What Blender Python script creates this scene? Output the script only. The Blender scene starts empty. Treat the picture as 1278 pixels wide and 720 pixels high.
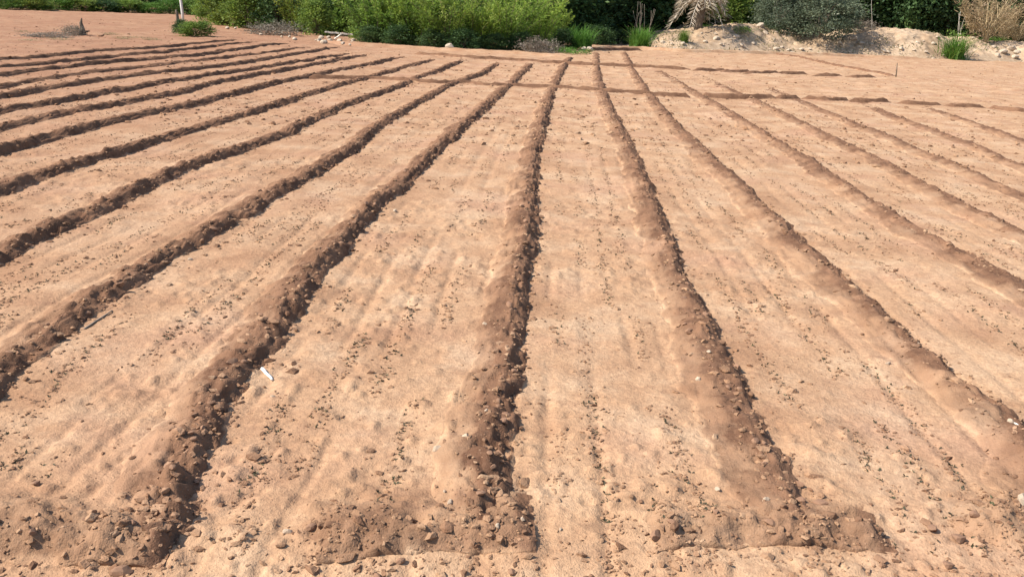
import bpy, math, random
import numpy as np
from mathutils import Matrix, Vector

# ------------------------------------------------------------------ camera, light, exposure
scene = bpy.context.scene
COL = scene.collection
W0, H0, F0 = 1278.0, 720.0, 1100.0          # photograph size and focal length in its pixels
VPX, VPY, ROLL = 717.0, 15.0, math.radians(2.8)
CAM_H = 1.65
SUN_AZ_X, SUN_AZ_Y, SUN_EL = -0.955, -0.26, math.radians(45)


def camera_axes():
    d = np.array([(VPX - W0 / 2) / F0, -(VPY - H0 / 2) / F0, -1.0]); d /= np.linalg.norm(d)
    h = np.array([math.cos(ROLL), -math.sin(ROLL), 0.0])
    u = np.cross(h, d); u /= np.linalg.norm(u)
    return np.array([np.cross(d, u), d, u])   # rows: world X, Y, Z written in camera axes


AX = camera_axes()
cam_data = bpy.data.cameras.new('camera')
cam = bpy.data.objects.new('camera', cam_data)
COL.objects.link(cam)
cam_data.sensor_width = 36.0
cam_data.lens = 36.0 * F0 / W0
cam_data.clip_start = 0.05
cam_data.clip_end = 2000
m4 = Matrix.Identity(4)
for i in range(3):
    for j in range(3):
        m4[i][j] = float(AX[i][j])
m4[2][3] = CAM_H
cam.matrix_world = m4
scene.camera = cam

world = bpy.data.worlds.new('World')
scene.world = world
world.use_nodes = True
wn = world.node_tree.nodes
sky = wn.new('ShaderNodeTexSky')
sky.sky_type = 'NISHITA'
sky.sun_disc = False
sky.sun_elevation = SUN_EL
sun_dir = Vector((SUN_AZ_X, SUN_AZ_Y, 0)).normalized() * math.cos(SUN_EL) + Vector((0, 0, math.sin(SUN_EL)))
sky.sun_rotation = math.atan2(sun_dir.x, sun_dir.y)
wn['Background'].inputs['Strength'].default_value = 0.11
world.node_tree.links.new(sky.outputs[0], wn['Background'].inputs['Color'])

sun_data = bpy.data.lights.new('sun', 'SUN')
sun_data.energy = 4.0
sun_data.angle = math.radians(0.6)
sun_data.color = (1.0, 0.93, 0.83)
sun = bpy.data.objects.new('sun', sun_data)
COL.objects.link(sun)
sun.rotation_euler = sun_dir.to_track_quat('Z', 'Y').to_euler()
sun.location = (-20, 10, 20)

scene.view_settings.view_transform = 'Standard'
scene.view_settings.look = 'None'
scene.view_settings.gamma = 1.0
scene.view_settings.use_curve_mapping = False
scene.view_settings.exposure = 1.03

# ------------------------------------------------------------------ helpers
random.seed(7)
RNG = np.random.default_rng(11)


def at(px, py, z=0.0):
    """Point where the sight line of a photograph pixel meets the height z."""
    v = np.array([(px - W0 / 2) / F0, -(py - H0 / 2) / F0, -1.0])
    w = AX @ v
    t = (z - CAM_H) / w[2]
    return w[0] * t, w[1] * t


def hash2(ix, iy, seed):
    h = (ix.astype(np.int64) * 374761393 + iy.astype(np.int64) * 668265263 + seed * 1442695041) & 0xffffffff
    h = ((h ^ (h >> 13)) * 1274126177) & 0xffffffff
    h = (h ^ (h >> 16)) & 0xffffff
    return h / float(0xffffff)


def vnoise(x, y, seed=0):
    x0 = np.floor(x); y0 = np.floor(y)
    fx = x - x0; fy = y - y0
    fx = fx * fx * fx * (fx * (fx * 6 - 15) + 10)
    fy = fy * fy * fy * (fy * (fy * 6 - 15) + 10)
    a = hash2(x0, y0, seed); b = hash2(x0 + 1, y0, seed)
    c = hash2(x0, y0 + 1, seed); d = hash2(x0 + 1, y0 + 1, seed)
    return (a + (b - a) * fx) * (1 - fy) + (c + (d - c) * fx) * fy


def fbm(x, y, seed=0, octs=4, gain=0.5):
    s = 0; amp = 1; tot = 0
    ca, sa = math.cos(0.7), math.sin(0.7)
    for o in range(octs):
        s = s + amp * (vnoise(x, y, seed + o * 17) - 0.5)
        tot += amp
        amp *= gain
        x, y = (x * ca - y * sa) * 2.03 + 13.7, (x * sa + y * ca) * 2.03 + 5.1
    return s / tot * 2


def sstep(a, b, x):
    t = np.clip((x - a) / (b - a), 0, 1)
    return t * t * (3 - 2 * t)


def make_mesh(name, verts, faces, smooth=False):
    me = bpy.data.meshes.new(name)
    verts = np.asarray(verts, dtype=np.float32)
    faces = np.asarray(faces, dtype=np.int32)
    n, k = faces.shape
    me.vertices.add(len(verts)); me.vertices.foreach_set('co', verts.ravel())
    me.loops.add(n * k); me.loops.foreach_set('vertex_index', faces.ravel())
    me.polygons.add(n)
    me.polygons.foreach_set('loop_start', np.arange(0, n * k, k, dtype=np.int32))
    me.polygons.foreach_set('loop_total', np.full(n, k, dtype=np.int32))
    me.polygons.foreach_set('use_smooth', np.full(n, smooth, dtype=bool))
    me.update(calc_edges=True)
    return me


def set_attr(me, name, vals):
    a = me.attributes.new(name, 'FLOAT', 'POINT')
    a.data.foreach_set('value', np.asarray(vals, dtype=np.float32).ravel())


def grid_faces(nr, nc):
    i = np.arange(nr - 1)[:, None] * nc + np.arange(nc - 1)[None, :]
    return np.stack([i, i + 1, i + nc + 1, i + nc], -1).reshape(-1, 4)


def link(name, me, mat, parent=None, loc=None):
    o = bpy.data.objects.new(name, me)
    if mat is not None and me is not None and not me.materials:
        me.materials.append(mat)
    COL.objects.link(o)
    if parent is not None:
        o.parent = parent
    if loc is not None:
        o.location = loc
    return o


def tag(o, label=None, cat=None, group=None, kind=None):
    if label: o['label'] = label
    if cat: o['category'] = cat
    if group: o['group'] = group
    if kind: o['kind'] = kind
    return o


def empty(name, loc, rz=0.0):
    o = bpy.data.objects.new(name, None)
    o.empty_display_size = 0.2
    COL.objects.link(o)
    o.location = loc
    o.rotation_euler = (0, 0, rz)
    return o


# ------------------------------------------------------------------ materials
def new_mat(name):
    m = bpy.data.materials.new(name)
    m.use_nodes = True
    nt = m.node_tree
    return m, nt, nt.nodes['Principled BSDF']


def node(nt, typ, **kw):
    n = nt.nodes.new(typ)
    for k, v in kw.items():
        setattr(n, k, v)
    return n


def noise_node(nt, vec, scale, detail=4, rough=0.55):
    n = node(nt, 'ShaderNodeTexNoise')
    n.inputs['Scale'].default_value = scale
    n.inputs['Detail'].default_value = detail
    n.inputs['Roughness'].default_value = rough
    nt.links.new(vec, n.inputs['Vector'])
    return n.outputs['Fac']


def ramp(nt, fac, lo, hi):
    n = node(nt, 'ShaderNodeMapRange')
    n.inputs['From Min'].default_value = lo
    n.inputs['From Max'].default_value = hi
    nt.links.new(fac, n.inputs['Value'])
    return n.outputs['Result']


def mix(nt, fac, a, b, mode='MIX'):
    n = node(nt, 'ShaderNodeMix', data_type='RGBA', blend_type=mode)
    for s, v in (('Factor', fac), ('A', a), ('B', b)):
        sock = [i for i in n.inputs if i.name == s and (i.type == 'VALUE' if s == 'Factor' else i.type == 'RGBA')][0]
        if hasattr(v, 'is_linked') or hasattr(v, 'links'):
            nt.links.new(v, sock)
        elif isinstance(v, (int, float)):
            sock.default_value = v
        else:
            sock.default_value = (*v, 1)
    return [o for o in n.outputs if o.type == 'RGBA'][0]


def mathn(nt, op, a, b=None):
    n = node(nt, 'ShaderNodeMath', operation=op)
    for i, v in enumerate((a, b)):
        if v is None: continue
        if isinstance(v, (int, float)): n.inputs[i].default_value = v
        else: nt.links.new(v, n.inputs[i])
    return n.outputs[0]


BED_A, BED_B = (0.505, 0.322, 0.19), (0.395, 0.235, 0.137)
RED = (0.295, 0.155, 0.094)
FRESH_SHADE_A, FRESH_SHADE_B = (0.215, 0.117, 0.069), (0.105, 0.054, 0.033)


def soil_material(name, sand=0.0):
    m, nt, bsdf = new_mat(name)
    geo = node(nt, 'ShaderNodeNewGeometry')
    pos = geo.outputs['Position']
    n1 = noise_node(nt, pos, 0.55, 5)
    n2 = noise_node(nt, pos, 5.0, 5, 0.6)
    n3 = noise_node(nt, pos, 42.0, 4, 0.65)
    f = mathn(nt, 'ADD', mathn(nt, 'MULTIPLY', n1, 0.55), mathn(nt, 'MULTIPLY', n2, 0.45))
    bed = mix(nt, ramp(nt, f, 0.36, 0.64), BED_B, BED_A)
    n6 = noise_node(nt, pos, 1.7, 6, 0.62)
    bed = mix(nt, mathn(nt, 'MULTIPLY', ramp(nt, n6, 0.50, 0.64), 0.65), bed, (0.545, 0.385, 0.25))
    bed = mix(nt, mathn(nt, 'MULTIPLY', ramp(nt, n6, 0.49, 0.33), 0.85), bed, (0.33, 0.185, 0.104))
    n7 = noise_node(nt, pos, 0.9, 4, 0.5)
    bed = mix(nt, mathn(nt, 'MULTIPLY', ramp(nt, n7, 0.52, 0.68), 0.35), bed, (0.47, 0.275, 0.19))
    # redder soil towards the fallow side of the field
    sep = node(nt, 'ShaderNodeSeparateXYZ')
    nt.links.new(pos, sep.inputs[0])
    redf = mathn(nt, 'MULTIPLY', ramp(nt, sep.outputs['X'], -0.5, -12.0), ramp(nt, n1, 0.1, 0.6))
    redf.node.use_clamp = True
    bed = mix(nt, redf, bed, RED)
    # cloddy, moister ridge soil; the same colour also paints flank shade
    fresh_shade = mix(nt, ramp(nt, n2, 0.38, 0.62), FRESH_SHADE_B, FRESH_SHADE_A)
    at_ = node(nt, 'ShaderNodeAttribute', attribute_name='fresh_shade')
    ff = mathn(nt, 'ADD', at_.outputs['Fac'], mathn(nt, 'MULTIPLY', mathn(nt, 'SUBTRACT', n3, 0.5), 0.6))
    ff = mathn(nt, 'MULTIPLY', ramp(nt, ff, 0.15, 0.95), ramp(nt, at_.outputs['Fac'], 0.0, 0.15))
    col = mix(nt, ff, bed, fresh_shade)
    # fine grain: pale dry crumbs and dark specks
    col = mix(nt, ramp(nt, n3, 0.28, 0.72), mix(nt, 0.5, col, (0.16, 0.09, 0.055)), col)
    n4 = noise_node(nt, pos, 160.0, 2, 0.6)
    col = mix(nt, mathn(nt, 'MULTIPLY', ramp(nt, n4, 0.66, 0.74), 0.35), col, (0.55, 0.40, 0.28))
    n5 = noise_node(nt, pos, 13.0, 3, 0.6)
    col = mix(nt, mathn(nt, 'MULTIPLY', ramp(nt, n5, 0.58, 0.70), 0.42), col, (0.22, 0.125, 0.078))
    n8 = noise_node(nt, pos, 3.6, 5, 0.7)
    col = mix(nt, mathn(nt, 'MULTIPLY', ramp(nt, n8, 0.57, 0.70), 0.35), col, (0.24, 0.135, 0.085))
    if sand:
        col = mix(nt, sand, col, mix(nt, ramp(nt, f, 0.40, 0.60), (0.27, 0.19, 0.12), (0.46, 0.35, 0.24)))
    nt.links.new(col, bsdf.inputs['Base Color'])
    bsdf.inputs['Roughness'].default_value = 1.0
    bsdf.inputs['Specular IOR Level'].default_value = 0.05
    b1 = node(nt, 'ShaderNodeBump')
    b1.inputs['Strength'].default_value = 0.8
    b1.inputs['Distance'].default_value = 0.012
    hsum = mathn(nt, 'ADD', mathn(nt, 'MULTIPLY', n3, 1.0), mathn(nt, 'MULTIPLY', n4, 0.35))
    nt.links.new(hsum, b1.inputs['Height'])
    nt.links.new(b1.outputs[0], bsdf.inputs['Normal'])
    return m


def plain_material(name, a, b, scale=20, rough=0.9, bump=0.004):
    m, nt, bsdf = new_mat(name)
    tc = node(nt, 'ShaderNodeTexCoord')
    inf = node(nt, 'ShaderNodeObjectInfo')
    add = node(nt, 'ShaderNodeVectorMath', operation='ADD')
    nt.links.new(tc.outputs['Object'], add.inputs[0])
    nt.links.new(inf.outputs['Location'], add.inputs[1])
    n = noise_node(nt, add.outputs[0], scale, 4, 0.6)
    nt.links.new(mix(nt, ramp(nt, n, 0.3, 0.7), a, b), bsdf.inputs['Base Color'])
    bsdf.inputs['Roughness'].default_value = rough
    bsdf.inputs['Specular IOR Level'].default_value = 0.15
    bm = node(nt, 'ShaderNodeBump')
    bm.inputs['Strength'].default_value = 0.6
    bm.inputs['Distance'].default_value = bump
    nt.links.new(n, bm.inputs['Height'])
    nt.links.new(bm.outputs[0], bsdf.inputs['Normal'])
    return m


def leaf_material(name, a, b, c, trans=0.35):
    """a..b by leaf, drifting to c on some leaves."""
    m, nt, bsdf = new_mat(name)
    at_ = node(nt, 'ShaderNodeAttribute', attribute_name='tint')
    inf = node(nt, 'ShaderNodeObjectInfo')
    col = mix(nt, at_.outputs['Fac'], a, b)
    col = mix(nt, ramp(nt, at_.outputs['Fac'], 0.78, 1.0), col, c)
    hs = node(nt, 'ShaderNodeHueSaturation')
    nt.links.new(col, hs.inputs['Color'])
    nt.links.new(mathn(nt, 'ADD', mathn(nt, 'MULTIPLY', inf.outputs['Random'], 0.035), 0.4825), hs.inputs['Hue'])
    r2 = mathn(nt, 'FRACT', mathn(nt, 'MULTIPLY', inf.outputs['Random'], 7.31))
    nt.links.new(mathn(nt, 'ADD', mathn(nt, 'MULTIPLY', r2, 0.35), 0.82), hs.inputs['Value'])
    nt.links.new(hs.outputs[0], bsdf.inputs['Base Color'])
    bsdf.inputs['Roughness'].default_value = 0.6
    bsdf.inputs['Specular IOR Level'].default_value = 0.25
    tr = node(nt, 'ShaderNodeBsdfTranslucent')
    nt.links.new(hs.outputs[0], tr.inputs['Color'])
    mx = node(nt, 'ShaderNodeMixShader')
    mx.inputs[0].default_value = trans
    nt.links.new(bsdf.outputs[0], mx.inputs[1])
    nt.links.new(tr.outputs[0], mx.inputs[2])
    nt.links.new(mx.outputs[0], nt.nodes['Material Output'].inputs['Surface'])
    return m


M_SOIL = soil_material('field_soil')
M_BANK = soil_material('sandy_bank', 0.8)
M_CLOD = plain_material('clod_soil', (0.20, 0.11, 0.07), (0.33, 0.195, 0.12), 60)
M_STONE = plain_material('pale_stone', (0.36, 0.265, 0.18), (0.50, 0.40, 0.30), 45)
M_ROCK = plain_material('bank_rock', (0.30, 0.235, 0.17), (0.50, 0.41, 0.31), 5)
M_BARK = plain_material('bark', (0.09, 0.065, 0.045), (0.17, 0.13, 0.095), 9)
M_PALE = plain_material('bleached_wood', (0.48, 0.42, 0.34), (0.66, 0.61, 0.53), 14)
M_TWIG = plain_material('grey_twig', (0.17, 0.14, 0.105), (0.30, 0.25, 0.20), 14)
M_POLE = plain_material('whitewashed_pole', (0.60, 0.58, 0.53), (0.74, 0.72, 0.68), 5)
M_STRAW = plain_material('dry_straw', (0.38, 0.28, 0.15), (0.55, 0.43, 0.26), 8)
L_BRIGHT = leaf_material('leaf_bright', (0.11, 0.18, 0.028), (0.32, 0.42, 0.065), (0.46, 0.50, 0.14), 0.48)
L_DARK = leaf_material('leaf_dark', (0.03, 0.065, 0.022), (0.08, 0.14, 0.04), (0.13, 0.20, 0.06), 0.3)
L_MID = leaf_material('leaf_mid', (0.10, 0.165, 0.03), (0.25, 0.34, 0.058), (0.38, 0.43, 0.11), 0.42)
L_GREY = leaf_material('leaf_grey', (0.07, 0.10, 0.06), (0.19, 0.23, 0.14), (0.36, 0.39, 0.28), 0.25)
L_DRY = leaf_material('leaf_dry', (0.28, 0.20, 0.11), (0.44, 0.33, 0.19), (0.50, 0.36, 0.26), 0.3)
L_GRASS = leaf_material('leaf_grass', (0.08, 0.17, 0.025), (0.16, 0.28, 0.05), (0.30, 0.34, 0.10), 0.4)
L_FROND = leaf_material('leaf_frond', (0.34, 0.28, 0.20), (0.50, 0.43, 0.33), (0.60, 0.53, 0.43), 0.25)
L_COVER = leaf_material('leaf_cover', (0.10, 0.13, 0.045), (0.30, 0.25, 0.13), (0.40, 0.33, 0.20), 0.3)
L_SEED = leaf_material('leaf_seedling', (0.045, 0.04, 0.024), (0.085, 0.075, 0.04), (0.12, 0.12, 0.06), 0.2)
L_DUST = leaf_material('leaf_dust', (0.14, 0.12, 0.085), (0.28, 0.24, 0.18), (0.42, 0.37, 0.29), 0.2)

# ------------------------------------------------------------------ traced layout (photograph pixels on the flat ground)
RIDGES = {   # crest lines, near end first
    'L12': [(-40, 75), (0, 72), (42, 70), (100, 64), (178, 59), (250, 53), (296, 48)],
    'L11': [(-40, 87), (0, 82), (50, 77), (133, 69), (213, 62), (288, 54), (320, 50)],
    'L10': [(-40, 97), (0, 92), (67, 84), (110, 78), (212, 70), (271, 64), (330, 56), (358, 52)],
    'L9': [(-40, 110), (0, 105), (50, 97), (125, 87), (212, 78), (330, 65), (385, 57)],
    'L8': [(-60, 126), (0, 117), (58, 107), (150, 94), (212, 88), (283, 80), (346, 70), (425, 57)],
    'L7': [(-60, 147), (0, 137), (83, 122), (133, 112), (213, 100), (263, 92), (313, 85), (390, 73), (435, 65)],
    'L6': [(-60, 172), (0, 156), (82, 138), (133, 130), (177, 121), (213, 115), (268, 102), (313, 93), (391, 80), (460, 66)],
    'L5': [(-60, 200), (0, 182), (82, 162), (130, 151), (240, 129), (293, 114), (330, 105), (393, 92), (449, 82), (503, 69)],
    'L4': [(-60, 255), (0, 230), (60, 208), (135, 188), (193, 171), (280, 148), (366, 121), (411, 108), (465, 94), (542, 72)],
    'L3': [(-60, 340), (20, 300), (123, 254), (222, 206), (298, 181), (358, 162), (422, 131), (490, 109), (557, 82), (580, 73)],
    'L2': [(-60, 510), (5, 450), (88, 388), (163, 338), (275, 277), (356, 229), (425, 189), (490, 142), (557, 107), (601, 90), (622, 77)],
    'L1': [(190, 655), (208, 590), (268, 480), (316, 425), (355, 370), (388, 330), (425, 293), (475, 243), (545, 182), (592, 142), (632, 108), (664, 77)],
    'C': [(590, 655), (602, 580), (616, 480), (634, 400), (645, 330), (651, 300), (658, 240), (666, 190), (678, 140), (694, 100), (705, 79), (714, 69)],
    'R1': [(1003, 655), (970, 600), (935, 545), (895, 470), (855, 370), (828, 300), (806, 240), (786, 190), (762, 140), (752, 118), (745, 92), (744, 64)],
    'R2': [(1310, 600), (1248, 520), (1150, 440), (1072, 368), (975, 282), (940, 247), (890, 200), (853, 164), (820, 130), (794, 95), (778, 64)],
    'R3': [(1320, 385), (1275, 358), (1140, 283), (1032, 214), (953, 164), (893, 128), (866, 112), (844, 100), (822, 86)],
    'R4': [(1320, 312), (1223, 262), (1158, 231), (1088, 194), (1018, 160), (975, 139), (930, 118), (900, 105), (868, 91)],
    'R5': [(1320, 260), (1270, 238), (1190, 201), (1138, 182), (1098, 165), (1040, 141), (1000, 125), (960, 108)],
    'R6': [(1320, 222), (1270, 202), (1195, 172), (1110, 140), (1060, 121)],
    'R7': [(1320, 188), (1260, 168), (1180, 140), (1140, 127)],
}
HEIGHT = {'R1': .056, 'R2': .054, 'R3': .05, 'R4': .046, 'R5': .042, 'R6': .04, 'R7': .04, 'L9': .055, 'L11': .06, 'L12': .065, 'L10': .068, 'L8': .07, 'L7': .07, 'L6': .07, 'L5': .072}
RH, RWL, RWR = 0.062, 0.205, 0.130
WORDS = ['', 'first', 'second', 'third', 'fourth', 'fifth', 'sixth', 'seventh', 'eighth', 'ninth', 'tenth', 'eleventh', 'twelfth']

CENTRES = {}
for k, pts in RIDGES.items():
    w = np.array([at(x, y, 0.05) for x, y in pts])
    w = w[np.argsort(w[:, 1])]
    CENTRES[k] = w


def ridge_x(k, y):
    w = CENTRES[k]
    return np.interp(y, w[:, 1], w[:, 0])


def gz(x, y):
    """Height of the bare field surface."""
    z = 0.035 * fbm(x * 0.35, y * 0.35, 3, 3)
    z = z + 0.016 * fbm(x * 2.6, y * 2.2, 5, 3)
    z = z * sstep(0.5, 3.5, y)
    near = np.clip(9.0 / np.maximum(y, 1), 0, 1)
    rough = 0.45 + 0.9 * sstep(-0.15, 0.4, fbm(x * 0.9, y * 0.7, 71, 2))
    z = z + rough * 0.008 * fbm(x * 11, y * 11, 9, 4, 0.6)
    # scuffed crumbs and short dents in the drills
    p = vnoise(x * 17, y * 19, 23)
    z = z + rough * 0.012 * sstep(0.70, 0.95, p)
    p2 = vnoise(x * 13, y * 15, 29)
    z = z - rough * 0.011 * sstep(0.76, 0.97, p2) * sstep(0.35, 0.7, vnoise(x * 1.9, y * 1.5, 37))
    # shallow drill lines drawn along the beds
    w = CENTRES['C']
    ph = (x - np.interp(y, w[:, 1], w[:, 0])) / 0.205 + 0.25 * fbm(x * 0 + np.round(x), y * 0.5, 77, 2)
    g = np.abs(ph - np.round(ph))
    z = z - 0.009 * (1 - sstep(0.0, 0.2, g)) * sstep(0.4, 0.65, vnoise(x * 2.3, y * 1.1, 83))
    # rougher, trampled ground further off
    z = z + 0.05 * sstep(9, 30, y) * np.maximum(fbm(x * 2.3, y * 1.6, 87, 4, 0.6), -0.1)
    # the feeder channel along the near end
    z = z - 0.03 * sstep(2.42, 2.22, y + 0.05 * fbm(x * 3, y * 0 + 3, 41, 2))
    return z


# ------------------------------------------------------------------ field surface
def build_field():
    ys = [0.3]
    while ys[-1] < 72:
        ys.append(ys[-1] + max(0.011, ys[-1] * 0.0052))
    ys = np.array(ys)
    us = np.linspace(-1.05, 0.92, 720)
    Y, U = np.meshgrid(ys, us, indexing='ij')
    X = U * (Y * 0.92 + 1.3)
    Z = gz(X, Y)
    me = make_mesh('field', np.stack([X, Y, Z], -1).reshape(-1, 3), grid_faces(len(ys), len(us)), True)
    o = link('field', me, M_SOIL)
    tag(o, 'pale dry sandy soil of the prepared field beds', kind='structure')
    # the land around, a little below, out to the horizon
    n = 60
    r = np.concatenate([np.linspace(-600, -80, 14), np.linspace(-70, 70, 32), np.linspace(80, 600, 14)])
    X, Y = np.meshgrid(r, r, indexing='ij')
    Z = -0.16 + 0.08 * fbm(X * 0.05, Y * 0.05, 91, 3)
    me = make_mesh('ground', np.stack([X, Y, Z], -1).reshape(-1, 3), grid_faces(len(r), len(r))[:, ::-1], True)
    tag(link('ground', me, M_SOIL), 'bare reddish land around the field', kind='structure')


build_field()


def ridge_strip(name, pts, height, wl, wr, seed, step=0.0062, ncross=44, end0=True, end1=True, rough=1.0, fresh_shade=1.0, far_taper=0.10, lip=0.0):
    """Heaped soil ridge along a world polyline; wl / wr half widths left and right of travel."""
    pts = np.asarray(pts, float)
    seg = np.linalg.norm(np.diff(pts, axis=0), axis=1)
    cum = np.concatenate([[0], np.cumsum(seg)])
    # sample spacing grows with distance from the place one stands
    s, ss = 0.0, []
    while s < cum[-1]:
        ss.append(s)
        px = np.interp(s, cum, pts[:, 0]); py = np.interp(s, cum, pts[:, 1])
        s += max(0.014, step * math.hypot(px, py))
    ss.append(cum[-1]); ss = np.array(ss)
    cx = np.interp(ss, cum, pts[:, 0]); cy = np.interp(ss, cum, pts[:, 1])
    # soften the corners of the traced line
    for _ in range(6):
        cx[1:-1] = (cx[:-2] + 2 * cx[1:-1] + cx[2:]) / 4
        cy[1:-1] = (cy[:-2] + 2 * cy[1:-1] + cy[2:]) / 4
    tx, ty = np.gradient(cx), np.gradient(cy)
    L = np.hypot(tx, ty) + 1e-9
    nx, ny = ty / L, -tx / L            # to the right of travel
    wob = 0.035 * fbm(ss * 1.3, ss * 0 + seed, seed, 3)
    cx = cx + nx * wob; cy = cy + ny * wob
    t = np.linspace(-1, 1, ncross)
    T = np.broadcast_to(t, (len(ss), ncross))
    wv = 1 + 0.18 * fbm(ss * 1.4, ss * 0 + 7, seed + 3, 3)[:, None]
    Wd = np.where(T < 0, wl, wr) * wv * 1.18
    X = cx[:, None] + nx[:, None] * T * Wd
    Y = cy[:, None] + ny[:, None] * T * Wd
    a = np.abs(T) * 1.18
    jag = 0.30 * fbm(X * 6, Y * 6, seed + 5, 5, 0.65)
    prof = 1 - np.where(T < 0, sstep(0.0, 1.05, a + jag) ** 0.85, sstep(0.15, 1.0, a + jag))
    hv = height * (1 + 0.22 * fbm(ss * 2.1, ss * 0 + 2, seed + 9, 4))[:, None]
    if end0: hv = hv * sstep(-0.02, 0.10, ss)[:, None]
    if end1: hv = hv * sstep(-0.02, far_taper, cum[-1] - ss)[:, None]
    Z = gz(X, Y) * (1 - 0.6 * prof) + hv * prof
    amp = np.where(T > -0.15, 1.25, 0.75) * rough
    bump = fbm(X * 8, Y * 8, seed + 13, 4, 0.6)
    lump = sstep(0.55, 0.85, vnoise(X * 15 + 3, Y * 15, seed + 19)) + 0.6 * sstep(0.6, 0.9, vnoise(X * 29, Y * 29 + 4, seed + 23))
    crk = sstep(0.62, 0.9, vnoise(X * 12, Y * 12 + 9, seed + 29))
    body = sstep(0.05, 0.35, prof)
    Z = Z + amp * body * (0.016 * bump + 0.010 * lump - 0.020 * crk)
    # crumbly break-up of the heaped soil
    c1 = np.abs(vnoise(X * 23 + 1, Y * 23, seed + 61) - 0.5) * 2; c2 = np.abs(vnoise(X * 41, Y * 41 + 7, seed + 67) - 0.5) * 2
    Z = Z + amp * body * (0.014 * (c1 - 0.45) + 0.009 * (c2 - 0.45))
    if lip:      # eroded front edge: broken off and undercut in places, slumped in others
        cut = 0.64 + 0.34 * fbm(ss * 2.6, ss * 0 + 5, seed + 51, 5, 0.65)
        for q in range(len(ss)):
            k0 = int(ncross * (0.5 + 0.5 * min(max(cut[q], 0.5), 0.97)))
            if k0 >= ncross - 3: continue
            m = ncross - k0
            back = k0 - 1 - np.round(np.linspace(0, min(5, m), m)).astype(int)
            X[q, k0:] = X[q, back]; Y[q, k0:] = Y[q, back]
            Z[q, k0:] = gz(X[q, k0:], Y[q, k0:]) - 0.004 - 0.02 * np.linspace(0, 1, m)
    Z = Z - (0.0 if lip else 1.0) * 0.014 * (1 - sstep(0.0, 0.16, prof)) - 0.02 * ((np.abs(T) > 0.97) & ((T < 0) | (not lip)))
    me = make_mesh(name, np.stack([X, Y, Z], -1).reshape(-1, 3), grid_faces(len(ss), ncross), True)
    # heaped soil, pale with bed sand at the foot; shaded right flank painted darker
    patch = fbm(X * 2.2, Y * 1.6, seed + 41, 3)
    fr = fresh_shade * sstep(-0.02, 0.26, prof + 0.25 * bump * (prof > 0.01)) * np.clip(0.55 + 0.58 * sstep(-0.45, 0.2, T + 0.5 * bump) + 0.4 * patch, 0, 1.2)
    if lip:      # shade painted into the soil colour at the open end of a bund
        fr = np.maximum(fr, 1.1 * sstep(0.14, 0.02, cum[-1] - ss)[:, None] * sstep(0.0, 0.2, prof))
    set_attr(me, 'fresh_shade', fr)
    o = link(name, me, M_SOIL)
    return o


ORDER = list(RIDGES)
for i, k in enumerate(ORDER):
    w = CENTRES[k]
    near_y, far_y = w[0, 1], w[-1, 1]
    if k[0] == 'L' and k != 'L1':
        y0 = 2.4
    elif k in ('R3', 'R4', 'R5', 'R6', 'R7'):
        y0 = 2.6
    elif k == 'R2':
        y0 = near_y - 0.25
    else:
        y0 = near_y
    ys = np.concatenate([[y0] if y0 < near_y else [], w[:, 1]])
    pts = np.stack([ridge_x(k, ys), ys], -1)
    far = i < 5
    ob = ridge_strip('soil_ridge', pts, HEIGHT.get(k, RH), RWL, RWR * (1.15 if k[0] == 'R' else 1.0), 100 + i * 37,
                     rough=0.7 if k[0] == 'R' else 1.1, step=0.010 if far else 0.0064, ncross=26 if far else 44, fresh_shade=1.12 if k[0] == 'R' else 1.18,
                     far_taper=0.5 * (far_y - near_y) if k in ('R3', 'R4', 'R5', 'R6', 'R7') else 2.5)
    n = int(k[1:]) if k != 'C' else 0
    if k == 'C':
        lab = 'long cloddy soil ridge running up the centre of the field'
    elif k == 'L1':
        lab = 'thick dark soil ridge at lower left, first one left of the centre ridge'
    elif k == 'L12':
        lab = 'last soil ridge on the left, bordering the bare fallow ground'
    elif k == 'R1':
        lab = 'soil ridge just right of the centre ridge, ending at a short bund'
    elif k == 'R7':
        lab = 'faint soil ridge furthest right, leaving the frame just below the broken cross ridge'
    else:
        lab = '%s soil ridge to the %s of the centre ridge' % (WORDS[n], 'left' if k[0] == 'L' else 'right')
    tag(ob, lab, 'soil ridge', 'long soil ridges dividing the field into beds')

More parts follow.
